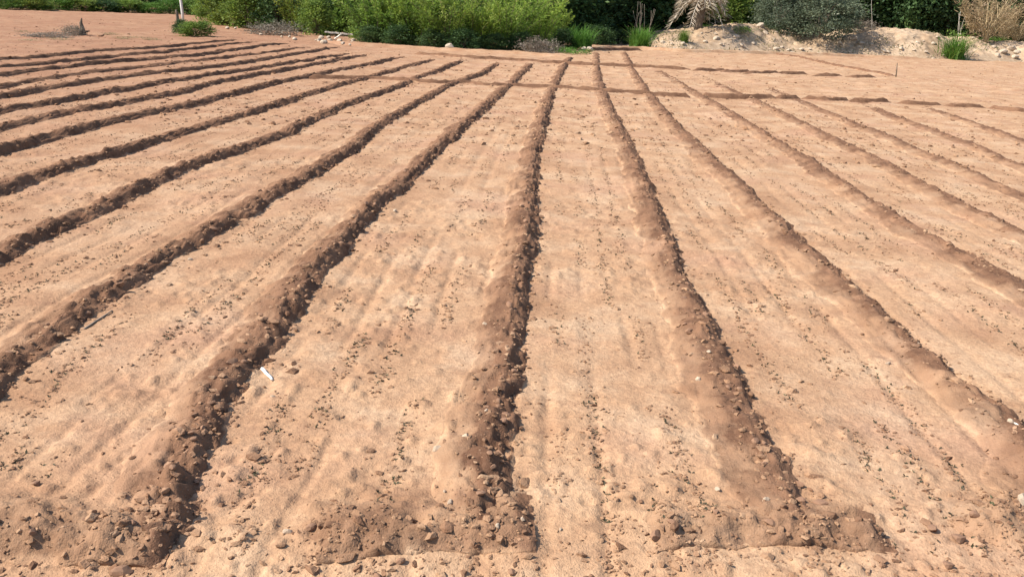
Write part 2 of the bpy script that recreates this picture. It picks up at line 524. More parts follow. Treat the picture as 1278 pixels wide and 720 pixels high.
# cross ridges: a continuous part on the left, short lengths with gaps on the right
CROSS = [
    ([(385, 96), (426, 97), (476, 98), (543, 104), (583, 103), (608, 107), (639, 107), (706, 111), (756, 114), (799, 116), (862, 119)],
     'continuous cross ridge joining the long ridges at mid field', 0.09),
    ([(878, 119.5), (925, 121.5), (966, 122)], 'curved cross ridge length right after the gap that follows the continuous one', 0.11),
    ([(971, 122), (994, 122)], 'shortest length of the broken cross ridge at mid right', 0.10),
    ([(1006, 123), (1030, 126), (1056, 125)], 'dished cross ridge length below the thin stake, left of it', 0.11),
    ([(1063, 126.5), (1082, 128), (1105, 127.5)], 'cross ridge length directly below the thin stake', 0.11),
    ([(1122, 128.5), (1145, 131), (1170, 131)], 'cross ridge length just right of the thin stake', 0.11),
    ([(1182, 132), (1205, 134), (1226, 134)], 'cross ridge length below the small green tuft', 0.11),
    ([(1238, 134.5), (1260, 138), (1330, 143)], 'last cross ridge length running out of the right side', 0.11),
    ([(518, 67), (584, 72.5), (623, 74), (664, 76.5), (706, 79), (739, 81), (782, 82.5), (862, 87)],
     'continuous far cross ridge in front of the green bushes', 0.11),
    ([(869, 87.5), (885, 88), (901, 88)], 'first short length of the broken far cross ridge', 0.10),
    ([(905, 89), (932, 89.5)], 'second short length of the broken far cross ridge', 0.10),
    ([(935, 91), (967, 91)], 'third short length of the broken far cross ridge', 0.10),
    ([(975, 91.5), (1002, 92)], 'fourth short length of the broken far cross ridge', 0.10),
    ([(1019, 94), (1048, 94.5)], 'fifth short length of the broken far cross ridge', 0.10),
    ([(1063, 95.5), (1088, 96)], 'last short length of the broken far cross ridge', 0.10),
    ([(955, 65.5), (997, 71.5), (1044, 82), (1103, 92), (1114, 95)], 'low slanting ridge leading to the thin stake', 0.09),
    ([(720, 61), (762, 60.5), (799, 61), (852, 65), (955, 67), (1060, 70), (1150, 74)], 'low end bund along the foot of the sandy bank', 0.16),
    ([(720, 63), (745, 62.5), (775, 62.5), (801, 63)], 'added dark ridge standing in for the shadow line at the mouth of the dark gap', 0.17),  # added strip of dark soil colour in place of a shadow line
    ([(400, 52), (439, 55.5), (526, 60.5), (580, 64), (638, 67), (708, 71)], 'pale end bund along the foot of the green bushes', 0.12),
]
for i, (pl, lab, h) in enumerate(CROSS):
    h = h * 0.85
    if 1 <= i <= 7 or 9 <= i <= 14:      # the lengths almost meet
        pl = [(pl[0][0] - 4, pl[0][1])] + pl[1:-1] + [(pl[-1][0] + 4, pl[-1][1])]
    pts = [at(x, y, 0.03) for x, y in pl]
    end = i in (len(CROSS) - 1, len(CROSS) - 3)
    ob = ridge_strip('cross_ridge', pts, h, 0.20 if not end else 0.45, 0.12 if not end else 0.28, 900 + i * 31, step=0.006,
                     ncross=22, fresh_shade=1.0 if not end else 0.15)
    tag(ob, lab, 'soil ridge', 'cross ridges of the field')

# short bunds that close the near ends of the ridges
BUNDS = [
    ([(-120, 640), (-20, 643), (110, 645), (190, 646), (226, 648)], 'low earth bund in the lower left corner with a cracked front edge', 0.085),
    ([(384, 660), (430, 650), (520, 647), (600, 648), (668, 650)], 'short earth bund at bottom centre with a dark broken right end', 0.085),
    ([(812, 652), (880, 650), (960, 650), (1050, 652), (1108, 655)], 'short earth bund at bottom right with a dark crack beneath its tip', 0.085),
    ([(1330, 628), (1285, 624), (1250, 636), (1222, 662)], 'crumbled earth bund curving in at the lower right edge', 0.08),
]
for i, (pl, lab, h) in enumerate(BUNDS):
    pts = [at(x, y, 0.05) for x, y in pl]
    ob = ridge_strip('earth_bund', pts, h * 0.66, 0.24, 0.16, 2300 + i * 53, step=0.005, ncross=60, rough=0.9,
                     fresh_shade=0.62 if i < 3 else 0.4, far_taper=0.06, lip=1.0 if i < 3 else 0.0)
    tag(ob, lab, 'earth bund', 'short bunds at the near ends of the ridges')

def leaf_quads(P, D, N, ln, wd):
    """Diamond leaves: P base, D direction, N face normal, ln length, wd width arrays."""
    S = np.cross(D, N); S /= np.linalg.norm(S, axis=1, keepdims=True) + 1e-9
    ln = ln[:, None]; wd = wd[:, None]
    droop = np.cross(S, D)
    a = P
    b = P + D * ln * 0.5 + S * wd * 0.5 + droop * wd * 0.12
    c = P + D * ln
    d = P + D * ln * 0.5 - S * wd * 0.5 + droop * wd * 0.12
    V = np.stack([a, b, c, d], 1).reshape(-1, 3)
    F = np.arange(len(V)).reshape(-1, 4)
    return V, F


def unit(v):
    return v / (np.linalg.norm(v, axis=-1, keepdims=True) + 1e-9)


# ------------------------------------------------------------------ clods
PHI = (1 + 5 ** 0.5) / 2
ICO_V = np.array([(-1, PHI, 0), (1, PHI, 0), (-1, -PHI, 0), (1, -PHI, 0), (0, -1, PHI), (0, 1, PHI),
                  (0, -1, -PHI), (0, 1, -PHI), (PHI, 0, -1), (PHI, 0, 1), (-PHI, 0, -1), (-PHI, 0, 1)]) / math.hypot(1, PHI)
ICO_F = np.array([(0, 11, 5), (0, 5, 1), (0, 1, 7), (0, 7, 10), (0, 10, 11), (1, 5, 9), (5, 11, 4), (11, 10, 2), (10, 7, 6),
                  (7, 1, 8), (3, 9, 4), (3, 4, 2), (3, 2, 6), (3, 6, 8), (3, 8, 9), (4, 9, 5), (2, 4, 11), (6, 2, 10), (8, 6, 7), (9, 8, 1)])


def subdivide(v, f):
    v = [tuple(p) for p in v]; cache = {}; out = []

    def mid(a, b):
        k = (min(a, b), max(a, b))
        if k not in cache:
            p = (np.array(v[a]) + np.array(v[b])) / 2
            v.append(tuple(p / np.linalg.norm(p))); cache[k] = len(v) - 1
        return cache[k]
    for a, b, c in f:
        ab, bc, ca = mid(a, b), mid(b, c), mid(c, a)
        out += [(a, ab, ca), (b, bc, ab), (c, ca, bc), (ab, bc, ca)]
    return np.array(v), np.array(out)


ICO2_V, ICO2_F = subdivide(ICO_V, ICO_F)


def lump_mesh(name, seed, flat=0.65, facet=0.35):
    r = np.random.default_rng(seed)
    v = ICO2_V.copy()
    for _ in range(7):                       # slice facets off
        n = r.normal(size=3); n /= np.linalg.norm(n)
        d = 1 - facet * r.uniform(0.3, 1.0)
        h = v @ n
        v -= np.where(h > d, h - d, 0)[:, None] * n
    v *= 1 + r.uniform(-0.07, 0.07, (len(v), 1))
    v *= np.array([1, r.uniform(0.65, 0.95), flat])
    return make_mesh(name, v, ICO2_F, False)


def surface_z(x, y):
    """Field height with the ridges on top, good enough to seat small things."""
    z = float(gz(np.array([x]), np.array([y]))[0])
    for k in ORDER:
        if CENTRES[k][0, 1] - 0.1 < y < CENTRES[k][-1, 1]:
            t = x - ridge_x(k, y)
            a = abs(t) / (RWL if t < 0 else RWR)
            if a < 1:
                u = min(max((a - 0.12) / 0.88, 0), 1)
                z = max(z, HEIGHT.get(k, RH) * (1 - u * u * (3 - 2 * u)))
    return z


from mathutils.bvhtree import BVHTree
bpy.context.view_layer.update()
_near = []
for o in COL.objects:
    if o.type == 'MESH':
        _near.append(o)
_v, _f, _off = [], [], 0
for o in _near:
    me = o.data
    if o.name == 'ground': continue
    co = np.empty(len(me.vertices) * 3, np.float32); me.vertices.foreach_get('co', co); co = co.reshape(-1, 3)
    fv = np.empty(len(me.polygons) * 4, np.int32); me.loops.foreach_get('vertex_index', fv); fv = fv.reshape(-1, 4)
    keep = (co[fv[:, 0], 1] < 13) & (np.abs(co[fv[:, 0], 0]) < 11)
    fv = fv[keep]
    _v.append(co); _f.append(fv + _off); _off += len(co)
TREE = BVHTree.FromPolygons(np.concatenate(_v).tolist(), np.concatenate(_f).tolist())
del _v, _f


def drop(x, y):
    h = TREE.ray_cast(Vector((x, y, 2)), Vector((0, 0, -1)))
    if h[0] is not None:
        return h[0].z
    return surface_z(x, y)


def scatter_clods():
    P = []
    kk = sorted(ORDER, key=lambda k: np.mean(CENTRES[k][:, 0]))
    for i, k in enumerate(kk):
        w = CENTRES[k]
        y1 = min(w[-1, 1], 26)
        y0 = max(2.3, min(w[0, 1], 4) - 0.4)
        # crumbs on and below the steep side
        n = int(700 * math.log(y1 / y0)) if abs(np.mean(w[:, 0])) < 6 else int(160 * math.log(y1 / y0))
        for _ in range(n):
            y = math.exp(random.uniform(math.log(y0), math.log(y1)))
            x = ridge_x(k, y) + random.gauss(0.04, 0.075)
            P.append((x, y, random.lognormvariate(-5.05, 0.62), 1))
        # drills in the bed to the right
        if i + 1 < len(kk):
            k2 = kk[i + 1]
            for j in range(4):
                f = (j + 0.75) / 4.5
                n = int(235 * math.log(y1 / y0)) if abs(np.mean(w[:, 0])) < 6 else int(90 * math.log(y1 / y0))
                for _ in range(n):
                    y = math.exp(random.uniform(math.log(y0), math.log(y1)))
                    xa, xb = ridge_x(k, y) + 0.17, ridge_x(k2, y) - 0.2
                    x = xa + (xb - xa) * f + random.gauss(0, 0.028)
                    if vnoise(np.array([x * 1.7]), np.array([y * 1.3 + j * 9]), 61)[0] < 0.42: continue
                    for q in range(random.choice((1, 1, 2, 3))):
                        P.append((x + random.gauss(0, 0.012), y + random.gauss(0, 0.02), random.lognormvariate(-5.15, 0.42), 0))
    for _ in range(2600):                     # loose crumbs everywhere
        y = math.exp(random.uniform(math.log(1.9), math.log(14)))
        x = random.uniform(-0.72, 0.66) * (y + 0.8)
        P.append((x, y, random.lognormvariate(-5.35, 0.6), 0))
    for _ in range(1100):                     # gravelly channel floor
        y = random.uniform(1.9, 2.5); x = random.uniform(-0.7, 0.66) * (y + 0.3)
        P.append((x, y, random.lognormvariate(-5.0, 0.5), 0))
    for pl, _lab, _h in BUNDS:                # spill on and before the bunds
        q = np.array([at(a, b, 0.05) for a, b in pl])
        for _ in range(280):
            f = random.uniform(0, len(q) - 1); i0 = min(int(f), len(q) - 2); c = q[i0] + (q[i0 + 1] - q[i0]) * (f - i0)
            P.append((c[0] + random.gauss(0, 0.04), c[1] + random.gauss(-0.05, 0.10), random.lognormvariate(-5.2, 0.65), 1))
    for _ in range(5200):                     # clods over the far half
        y = math.exp(random.uniform(math.log(11), math.log(50)))
        x = random.uniform(-0.72, 0.66) * (y + 0.8)
        P.append((x, y, random.lognormvariate(-4.0, 0.5), 0))
    P = np.array(P)
    keep = (np.abs(P[:, 0]) < 0.9 * P[:, 1] + 1)
    P = P[keep]
    n = len(P)
    z = gz(P[:, 0], P[:, 1])
    for k in ORDER:
        w = CENTRES[k]
        t = P[:, 0] - ridge_x(k, P[:, 1])
        a = np.abs(t) / np.where(t < 0, RWL, RWR)
        on = (P[:, 1] > w[0, 1] - 0.1) & (P[:, 1] < w[-1, 1]) & (a < 1)
        z = np.where(on, np.maximum(z, HEIGHT.get(k, RH) * (1 - sstep(0.12, 1.0, a))), z)
    for i in np.nonzero(P[:, 1] < 13)[0]:
        z[i] = drop(P[i, 0], P[i, 1])
    r = np.clip(P[:, 2], 0.003, np.where(P[:, 1] > 11, 0.05, 0.028))
    V = ICO_V[None] * (1 + RNG.uniform(-0.5, 0.4, (n, 12, 1)))
    ang = RNG.uniform(0, 2 * math.pi, n)
    c, s = np.cos(ang), np.sin(ang)
    V = V * np.array([1.15, 0.75, 0.55])
    V = np.stack([V[..., 0] * c[:, None] - V[..., 1] * s[:, None], V[..., 0] * s[:, None] + V[..., 1] * c[:, None], V[..., 2]], -1)
    V = V * r[:, None, None]
    V[..., 0] += P[:, 0, None]; V[..., 1] += P[:, 1, None]; V[..., 2] += (z + r * 0.12)[:, None]
    F = (ICO_F[None] + (np.arange(n) * 12)[:, None, None]).reshape(-1, 3)
    me = make_mesh('soil_crumbs', V.reshape(-1, 3), F, False)
    fr = np.where(P[:, 3] > 0, 0.85, 0.8) * RNG.uniform(0.3, 1.1, n)
    set_attr(me, 'fresh_shade', np.repeat(fr, 12))
    tag(link('soil_crumbs', me, M_SOIL), 'small dark crumbs of soil scattered over beds and ridges', kind='stuff')


scatter_clods()

def seedlings():
    kk = sorted(ORDER, key=lambda k: np.mean(CENTRES[k][:, 0]))
    P = []
    for k, k2 in zip(kk[:-1], kk[1:]):
        for j in range(4):
            for _ in range(190):
                y = math.exp(random.uniform(math.log(2.6), math.log(16)))
                xa, xb = ridge_x(k, y) + 0.17, ridge_x(k2, y) - 0.2
                x = xa + (xb - xa) * (j + 0.75) / 4.5 + random.gauss(0, 0.02)
                if abs(x) < 0.75 * y + 0.6 and vnoise(np.array([x * 1.7]), np.array([y * 1.3 + j * 9]), 61)[0] > 0.45:
                    P.append((x, y, drop(x, y) if y < 13 else float(gz(np.array([x]), np.array([y]))[0])))
    P = np.repeat(np.array(P), 4, axis=0); n = len(P)
    D = unit(RNG.normal(size=(n, 3)) * np.array([1, 1, 0.3]) + np.array([0, 0, 0.55]))
    D[:, 2] = np.abs(D[:, 2])
    k = RNG.uniform(0.007, 0.019, n)
    V, F = leaf_quads(P, D, unit(RNG.normal(size=(n, 3)) * 0.5 + np.array([0, 0, 1])), k, k * 0.45)
    me = make_mesh('seedlings', V, F)
    set_attr(me, 'tint', np.repeat(RNG.uniform(0, 1, n), 4))
    tag(link('seedlings', me, L_SEED), 'tiny dull green seedlings sprouting in rows between the ridges', kind='stuff')


seedlings()

# larger clods on the near ridges, each its own thing
CLOD_ME = [lump_mesh('soil_clod', 40 + i, 0.55, 0.6) for i in range(6)]
for me in CLOD_ME: me.materials.append(M_CLOD)
CLOD_SPOTS = {'L1': 40, 'L2': 24, 'C': 26, 'R1': 18, 'L3': 14}
CLOD_LABEL = {'L1': 'brown soil clod on the thick dark ridge at lower left', 'L2': 'brown soil clod on the second ridge left of centre',
              'C': 'brown soil clod on the centre ridge', 'R1': 'brown soil clod on the first ridge right of centre',
              'L3': 'brown soil clod on the third ridge left of centre'}
for k, n in CLOD_SPOTS.items():
    w = CENTRES[k]
    lo = max(w[0, 1], 2.6)
    for _ in range(n):
        y = math.exp(random.uniform(math.log(lo), math.log(9 if k != 'L3' else 11)))
        x = ridge_x(k, y) + random.gauss(0.045, 0.05)
        r = min(0.035, random.lognormvariate(-3.95, 0.3))
        o = link('soil_clod', random.choice(CLOD_ME), None, loc=(x, y, drop(x, y) + r * 0.15))
        o.scale = (r, r, r)
        o.rotation_euler = (random.uniform(-0.4, 0.4), random.uniform(-0.4, 0.4), random.uniform(0, 6.28))
        tag(o, CLOD_LABEL[k], 'soil clod', CLOD_LABEL[k].replace('brown soil clod', 'clods'))

# clods round the near bunds, traced one by one
for px, py, rpx, lab in [
    (42, 668, 7, 'dark clod at the lower left corner bund'), (108, 655, 6, 'round clod on the lower left bund'),
    (167, 657, 6, 'upright clod on the lower left bund near its end'), (150, 697, 14, 'flat pale clod lying before the lower left bund'),
    (500, 690, 7, 'small clod before the bottom centre bund, left of its crack'), (470, 706, 9, 'dark clod in the channel at bottom centre'),
    (640, 704, 8, 'clod in the channel below the bottom centre bund tip'), (892, 652, 6, 'small clod on the bottom right bund'),
    (960, 662, 9, 'largest clod on top of the bottom right bund'), (820, 668, 12, 'cracked clod at the left end of the bottom right bund'),
    (998, 604, 6, 'dark round clod at the foot of the first right ridge'), (838, 660, 8, 'upright clod beside the cracked clod'),
    (45, 596, 6, 'lone dark clod on the lower left bed'), (388, 655, 8, 'clod on the left end of the bottom centre bund'),
    (1165, 655, 8, 'left clod of the crumbled heap at lower right'), (1198, 668, 10, 'biggest clod of the crumbled heap at lower right'),
    (1215, 650, 8, 'upper clod of the crumbled heap at lower right'), (1185, 700, 8, 'lowest clod of the crumbled heap at lower right'),
]:
    x, y = at(px, py, 0.03)
    r = rpx * math.sqrt(x * x + y * y + 1.6 ** 2) / F0
    o = link('soil_clod', random.choice(CLOD_ME), None, loc=(x, y, drop(x, y) + r * 0.25))
    o.scale = (r, r, r); o.rotation_euler = (0.2, 0.1, random.uniform(0, 6.28))
    tag(o, lab, 'soil clod', 'clods round the near bunds')

# pale stones
STONE_ME = [lump_mesh('stone', 80 + i, 0.7, 0.45) for i in range(5)]
for me in STONE_ME: me.materials.append(M_STONE)
for px, py, rpx, lab in [
    (562, 627, 7, 'round white stone at the near end of the centre ridge'), (955, 629, 6, 'white stone near the end of the first right ridge'),
    (359, 650, 8, 'flat white stone between the two left bunds'), (621, 661, 6, 'pointed white stone on the bottom centre bund'),
    (652, 648, 5, 'pale stone on the tip of the bottom centre bund'), (605, 401, 4, 'small white stone left of the centre ridge'),
    (872, 474, 6, 'pale stone on the crest of the first right ridge'), (1110, 446, 5, 'pale stone on the left flank of the second right ridge'),
    (1145, 424, 4, 'tiny white stone on the crest of the second right ridge'), (896, 605, 6, 'flat pale stone between the first right ridge and its bed'),
    (581, 553, 7, 'pale stone on the left foot of the centre ridge'), (546, 558, 8, 'rounded buff stone left of the centre ridge'),
    (884, 442, 4, 'tiny yellow stone on the first right ridge'), (1262, 527, 6, 'pale stone at the right edge on the second right ridge'),
    (1274, 632, 12, 'white stone half out of the right edge'), (493, 258, 4, 'tiny white stone on the first left ridge'),
    (237, 318, 4, 'tiny pale stone beside the second left ridge'), (340, 490, 5, 'pale stone just below the white stick'),
    (192, 712, 8, 'pale flat stone in the channel at lower left'), (555, 612, 3, 'tiny white stone above the round white stone'),
    (607, 520, 4, 'small white stone on the centre ridge flank'), (700, 652, 4, 'small buff stone right of the bottom centre bund'),
]:
    x, y = at(px, py, 0.04)
    r = 0.85 * rpx * math.sqrt(x * x + y * y + 1.6 ** 2) / F0
    o = link('stone', random.choice(STONE_ME), None, loc=(x, y, drop(x, y) + r * 0.05))
    o.scale = (r, r * 0.9, r); o.rotation_euler = (random.uniform(-.3, .3), random.uniform(-.3, .3), random.uniform(0, 6.28))
    tag(o, lab, 'stone', 'pale stones lying on the field')


# ------------------------------------------------------------------ tubes and sticks
def tube(path, radii, sides=6):
    path = np.asarray(path, float); n = len(path)
    radii = np.broadcast_to(radii, (n,))
    V, F = [], []
    for i in range(n):
        d = path[min(i + 1, n - 1)] - path[max(i - 1, 0)]
        d /= np.linalg.norm(d) + 1e-9
        a = np.cross(d, (0, 0, 1) if abs(d[2]) < 0.9 else (1, 0, 0)); a /= np.linalg.norm(a)
        b = np.cross(d, a)
        for j in range(sides):
            th = 2 * math.pi * j / sides
            V.append(path[i] + radii[i] * (math.cos(th) * a + math.sin(th) * b))
    for i in range(n - 1):
        for j in range(sides):
            F.append((i * sides + j, i * sides + (j + 1) % sides, (i + 1) * sides + (j + 1) % sides, (i + 1) * sides + j))
    c0, c1 = len(V), len(V) + 1
    V += [path[0], path[-1]]
    for j in range(sides):
        F.append((c0, (j + 1) % sides, j, j)); F.append((c1, (n - 1) * sides + j, (n - 1) * sides + (j + 1) % sides, (n - 1) * sides + (j + 1) % sides))
    return V, F


def tubes_mesh(name, items, sides=5, smooth=True):
    V, F = [], []
    for path, rad in items:
        v, f = tube(path, rad, sides)
        o = len(V); V += v
        F += [tuple(i + o for i in q) for q in f]
    me = bpy.data.meshes.new(name)
    me.from_pydata([tuple(map(float, p)) for p in V], [], [tuple(dict.fromkeys(q)) for q in F])
    me.polygons.foreach_set('use_smooth', np.full(len(me.polygons), smooth, dtype=bool))
    me.update()
    return me


def lying_stick(p0, p1, rad, mat, lab):
    a, b = at(*p0, 0.03), at(*p1, 0.03)
    path = []
    for i in range(6):
        t = i / 5
        x, y = a[0] + (b[0] - a[0]) * t, a[1] + (b[1] - a[1]) * t
        path.append((x + 0.0012 * math.sin(i * 2.1), y + 0.0012 * math.cos(i * 1.7), 0))
    zl = [drop(p[0], p[1]) for p in path]
    zz = np.linspace(max(zl[0], zl[1]), max(zl[-1], zl[-2]), 6)
    zz += max(0, max(np.array(zl) - zz)) * 0.6 + rad * 0.8
    c = np.mean(path, axis=0)
    pp = [(p[0] - c[0], p[1] - c[1], z) for p, z in zip(path, zz)]
    me = tubes_mesh('stick', [(pp, np.linspace(rad, rad * 0.7, 6))])
    tag(link('stick', me, mat, loc=(c[0], c[1], 0)), lab, 'stick')


lying_stick((327, 458), (340, 471), 0.009, M_POLE, 'short white stick lying on the thick left ridge')
lying_stick((1258, 526), (1270, 534), 0.006, M_PALE, 'pale twig at the right edge on the second right ridge')
lying_stick((105, 408), (140, 385), 0.005, M_TWIG, 'long pale twig along the foot of the second left ridge')

# ------------------------------------------------------------------ vegetation builders
def foliage(name, seed, w, h, base, clumps, per, ln, wd, up=0.3, spread=0.22, hollow=0.35, top=1.0):
    """Clumped leaf crown: w half width, h height, base height of lowest leaves."""
    r = np.random.default_rng(seed)
    V = []; T = []
    for _ in range(clumps):
        th = r.uniform(0, 2 * math.pi); u = r.uniform(0, 1)
        rr = w * (hollow + (1 - hollow) * math.sqrt(r.uniform(0, 1)))
        q = u ** 0.8
        env = (math.sin(math.pi * min(1, 0.18 + 0.78 * q)) ** 0.6) * r.uniform(0.8, 1.15)
        c = np.array([math.cos(th) * rr * env, math.sin(th) * rr * env, base + (h - base) * q * r.uniform(0.88, 1.08)])
        n = int(per * r.uniform(0.6, 1.4))
        sz = spread * r.uniform(0.6, 1.5)
        off = r.normal(size=(n, 3)) * sz * np.array([1, 1, 0.8])
        P = c + off
        out = unit(np.array([c[0], c[1], 0.4 * (c[2] - h * 0.4)]) + 1e-3)
        D = unit(r.normal(size=(n, 3)) * 0.75 + out * 0.5 + np.array([0, 0, up]))
        N = unit(r.normal(size=(n, 3)) * 0.8 + np.array([0, 0, 0.45]))
        k = r.uniform(0.7, 1.35, n)
        v, _f = leaf_quads(P, D, N, ln * k, wd * k)
        V.append(v)
        t = np.clip(r.uniform(0, 0.75) + r.normal(size=n) * 0.16, 0, 1)
        T.append(np.repeat(t, 4))
    V = np.concatenate(V); T = np.concatenate(T)
    V[:, 2] = np.maximum(V[:, 2], 0.02)
    me = make_mesh(name, V, np.arange(len(V)).reshape(-1, 4), False)
    set_attr(me, 'tint', T)
    return me


def spray(name, seed, w, h, stems, per, ln, wd, lean=0.35, along=0.25):
    """Feathery upright shrub: leaning wands feathered with narrow leaves."""
    r = np.random.default_rng(seed)
    V, T, items = [], [], []
    for _ in range(stems):
        th = r.uniform(0, 2 * math.pi)
        b = np.array([math.cos(th), math.sin(th), 0]) * w * 0.5 * math.sqrt(r.uniform(0, 1))
        dirh = np.array([math.cos(th + r.normal() * 0.6), math.sin(th + r.normal() * 0.6), 0])
        hh = h * r.uniform(0.45, 1.05)
        ts = np.linspace(0, 1, 7)
        path = b + np.outer(ts, (0, 0, hh)) + np.outer(ts ** 1.8, dirh * hh * lean * r.uniform(0.3, 1.3))
        items.append((path, np.linspace(0.016, 0.005, 7)))
        n = int(per * r.uniform(0.7, 1.3))
        tt = along + (1 - along) * r.uniform(0, 1, n) ** 0.8
        P = np.stack([np.interp(tt, ts, path[:, i]) for i in range(3)], 1) + r.normal(size=(n, 3)) * w * 0.09 * (1.25 - tt[:, None])
        ax = unit(path[-1] - path[2])
        D = unit(r.normal(size=(n, 3)) * 0.6 + ax * 0.9)
        N = unit(r.normal(size=(n, 3)) + np.array([0, 0, 0.4]))
        k = r.uniform(0.6, 1.3, n)
        v, _f = leaf_quads(P, D, N, ln * k, wd * k)
        V.append(v)
        T.append(np.repeat(np.clip(r.uniform(-0.1, 0.75) + 0.3 * (tt - 0.5) + r.normal(size=n) * 0.15, 0, 1), 4))
    V = np.concatenate(V); T = np.concatenate(T)
    V[:, 2] = np.maximum(V[:, 2], 0.02)
    me = make_mesh(name, V, np.arange(len(V)).reshape(-1, 4), False)
    set_attr(me, 'tint', T)
    return me, tubes_mesh('stems', items, 4)


def grass_tuft(name, seed, w, h, blades, wd, curl=0.5):
    r = np.random.default_rng(seed)
    V, F, T = [], [], []
    for _ in range(blades):
        th = r.uniform(0, 6.28); b = np.array([math.cos(r.uniform(0, 6.28)), math.sin(r.uniform(0, 6.28)), 0]) * w * 0.4 * r.uniform(0, 1)
        dh = np.array([math.cos(th), math.sin(th), 0]); s = np.array([-dh[1], dh[0], 0]) * wd * r.uniform(0.6, 1.2)
        hh = h * r.uniform(0.25, 1.0) ** 0.8 * (1.15 if r.uniform() < 0.2 else 0.95); ln = w * r.uniform(0.15, 0.85)
        o = len(V)
        for i in range(4):
            t = i / 3
            c = b + dh * ln * t ** 1.6 + np.array([0, 0, hh * (t - curl * 0.45 * t ** 3)])
            k = (1 - 0.85 * t)
            V += [c - s * k / 2, c + s * k / 2]
        for i in range(3):
            F.append((o + 2 * i, o + 2 * i + 1, o + 2 * i + 3, o + 2 * i + 2))
        T += [min(1, max(0, r.normal(0.45, 0.22)))] * 8
    me = make_mesh(name, np.array(V), np.array(F), False)
    set_attr(me, 'tint', T)
    return me


def branches_mesh(seed, w, h, n, rad):
    r = np.random.default_rng(seed)
    items = []
    for _ in range(n):
        th = r.uniform(0, 6.28); l = r.uniform(0.5, 0.95)
        ts = np.linspace(0, 1, 6)
        d = np.array([math.cos(th), math.sin(th), 0]) * w * 0.75 * r.uniform(0.2, 1)
        path = np.outer(ts, (0, 0, h * l)) + np.outer(ts ** 1.4, d) + r.normal(size=(6, 3)) * 0.03 * h * ts[:, None]
        items.append((path, np.linspace(rad * r.uniform(0.6, 1.2), rad * 0.2, 6)))
    return tubes_mesh('stems', items, 5)


def tree_wood(seed, h, w, rad):
    r = np.random.default_rng(seed)
    ts = np.linspace(0, 1, 8)
    trunk = np.outer(ts, (0, 0, h * 0.85)) + r.normal(size=(8, 3)) * 0.025 * h * ts[:, None] * np.array([1, 1, 0])
    tr = tubes_mesh('trunk', [(trunk, np.linspace(rad, rad * 0.25, 8))], 8)
    limbs = []
    for i in range(11):
        q = r.uniform(0.25, 0.9)
        b = np.array([np.interp(q, ts, trunk[:, j]) for j in range(3)])
        th = r.uniform(0, 6.28)
        t5 = np.linspace(0, 1, 5)
        p = b + np.outer(t5, np.array([math.cos(th), math.sin(th), r.uniform(0.1, 0.7)]) * w * r.uniform(0.5, 0.9)) + r.normal(size=(5, 3)) * 0.05 * t5[:, None]
        limbs.append((p, np.linspace(rad * 0.4 * (1.1 - q), rad * 0.08, 5)))
    return tr, tubes_mesh('limb', limbs, 5)


def tangle_mesh(seed, w, h, n, rad):
    r = np.random.default_rng(seed)
    items = []
    for _ in range(n):
        th = r.uniform(0, 6.28); rr = w * math.sqrt(r.uniform(0, 1)) * 0.8
        c = np.array([math.cos(th) * rr, math.sin(th) * rr, h * r.uniform(0.05, 0.8) * (1 - 0.7 * (rr / w) ** 2)])
        d = unit(r.normal(size=3) * np.array([1, 1, 0.75])) * r.uniform(0.15, 0.45) * w
        t = np.linspace(-0.5, 0.5, 5)
        p = c + np.outer(t, d) + r.normal(size=(5, 3)) * 0.03 * w
        p[:, 2] = np.maximum(p[:, 2], 0.015)
        items.append((p, np.linspace(rad, rad * 0.4, 5) * r.uniform(0.6, 1.3)))
    return tubes_mesh('twigs', items, 4)


# prototypes: mesh lists shared between copies
PROTO = {}
PROTO['feathery'] = []
for i in range(3):
    lf, st = spray('foliage', 300 + i, 1.25, 3.3, 46, 120, 0.19, 0.05, 0.42, 0.06)
    PROTO['feathery'].append((('foliage', lf, L_BRIGHT), ('stems', st, M_BARK)))
PROTO['leafy'] = [(('foliage', foliage('foliage', 320 + i, 1.15, 2.8, 0.12, 125, 48, 0.15, 0.085, 0.25, 0.20), L_MID),
                   ('stems', branches_mesh(330 + i, 1.1, 2.6, 12, 0.035), M_BARK)) for i in range(3)]
PROTO['dark'] = [(('foliage', foliage('foliage', 340 + i, 1.2, 2.6, 0.1, 130, 45, 0.14, 0.075, 0.1, 0.20), L_DARK),
                  ('stems', branches_mesh(350 + i, 1.1, 2.4, 12, 0.04), M_BARK)) for i in range(2)]
PROTO['grey'] = [(('foliage', foliage('foliage', 360 + i, 1.35, 2.7, 0.05, 190, 60, 0.10, 0.045, 0.0, 0.17, 0.5), L_GREY),
                  ('stems', branches_mesh(370 + i, 1.3, 2.4, 18, 0.022), M_TWIG)) for i in range(2)]
PROTO['drybush'] = [(('foliage', spray('foliage', 380 + i, 1.3, 2.9, 70, 60, 0.20, 0.022, 0.45, 0.25)[0], L_DRY),
                     ('stems', branches_mesh(390 + i, 1.4, 2.6, 26, 0.022), M_STRAW)) for i in range(2)]
PROTO['reed'] = [(('foliage', grass_tuft('foliage', 400 + i, 1.1, 1.7, 520, 0.035), L_GRASS),) for i in range(2)]
PROTO['tuft'] = [(('foliage', grass_tuft('foliage', 410 + i, 0.75, 0.85, 480, 0.026), L_GRASS),
                  ('seed_heads', foliage('seed_heads', 415 + i, 0.35, 0.8, 0.2, 14, 12, 0.06, 0.03, 0.4, 0.08), L_MID)) for i in range(1)]
PROTO['brush'] = [(('twigs', tangle_mesh(420 + i, 0.8, 0.8, 170, 0.010), M_TWIG),
                   ('foliage', foliage('foliage', 430 + i, 0.75, 0.7, 0.03, 60, 30, 0.08, 0.03, 0.0, 0.14, 0.05), L_DUST)) for i in range(2)]
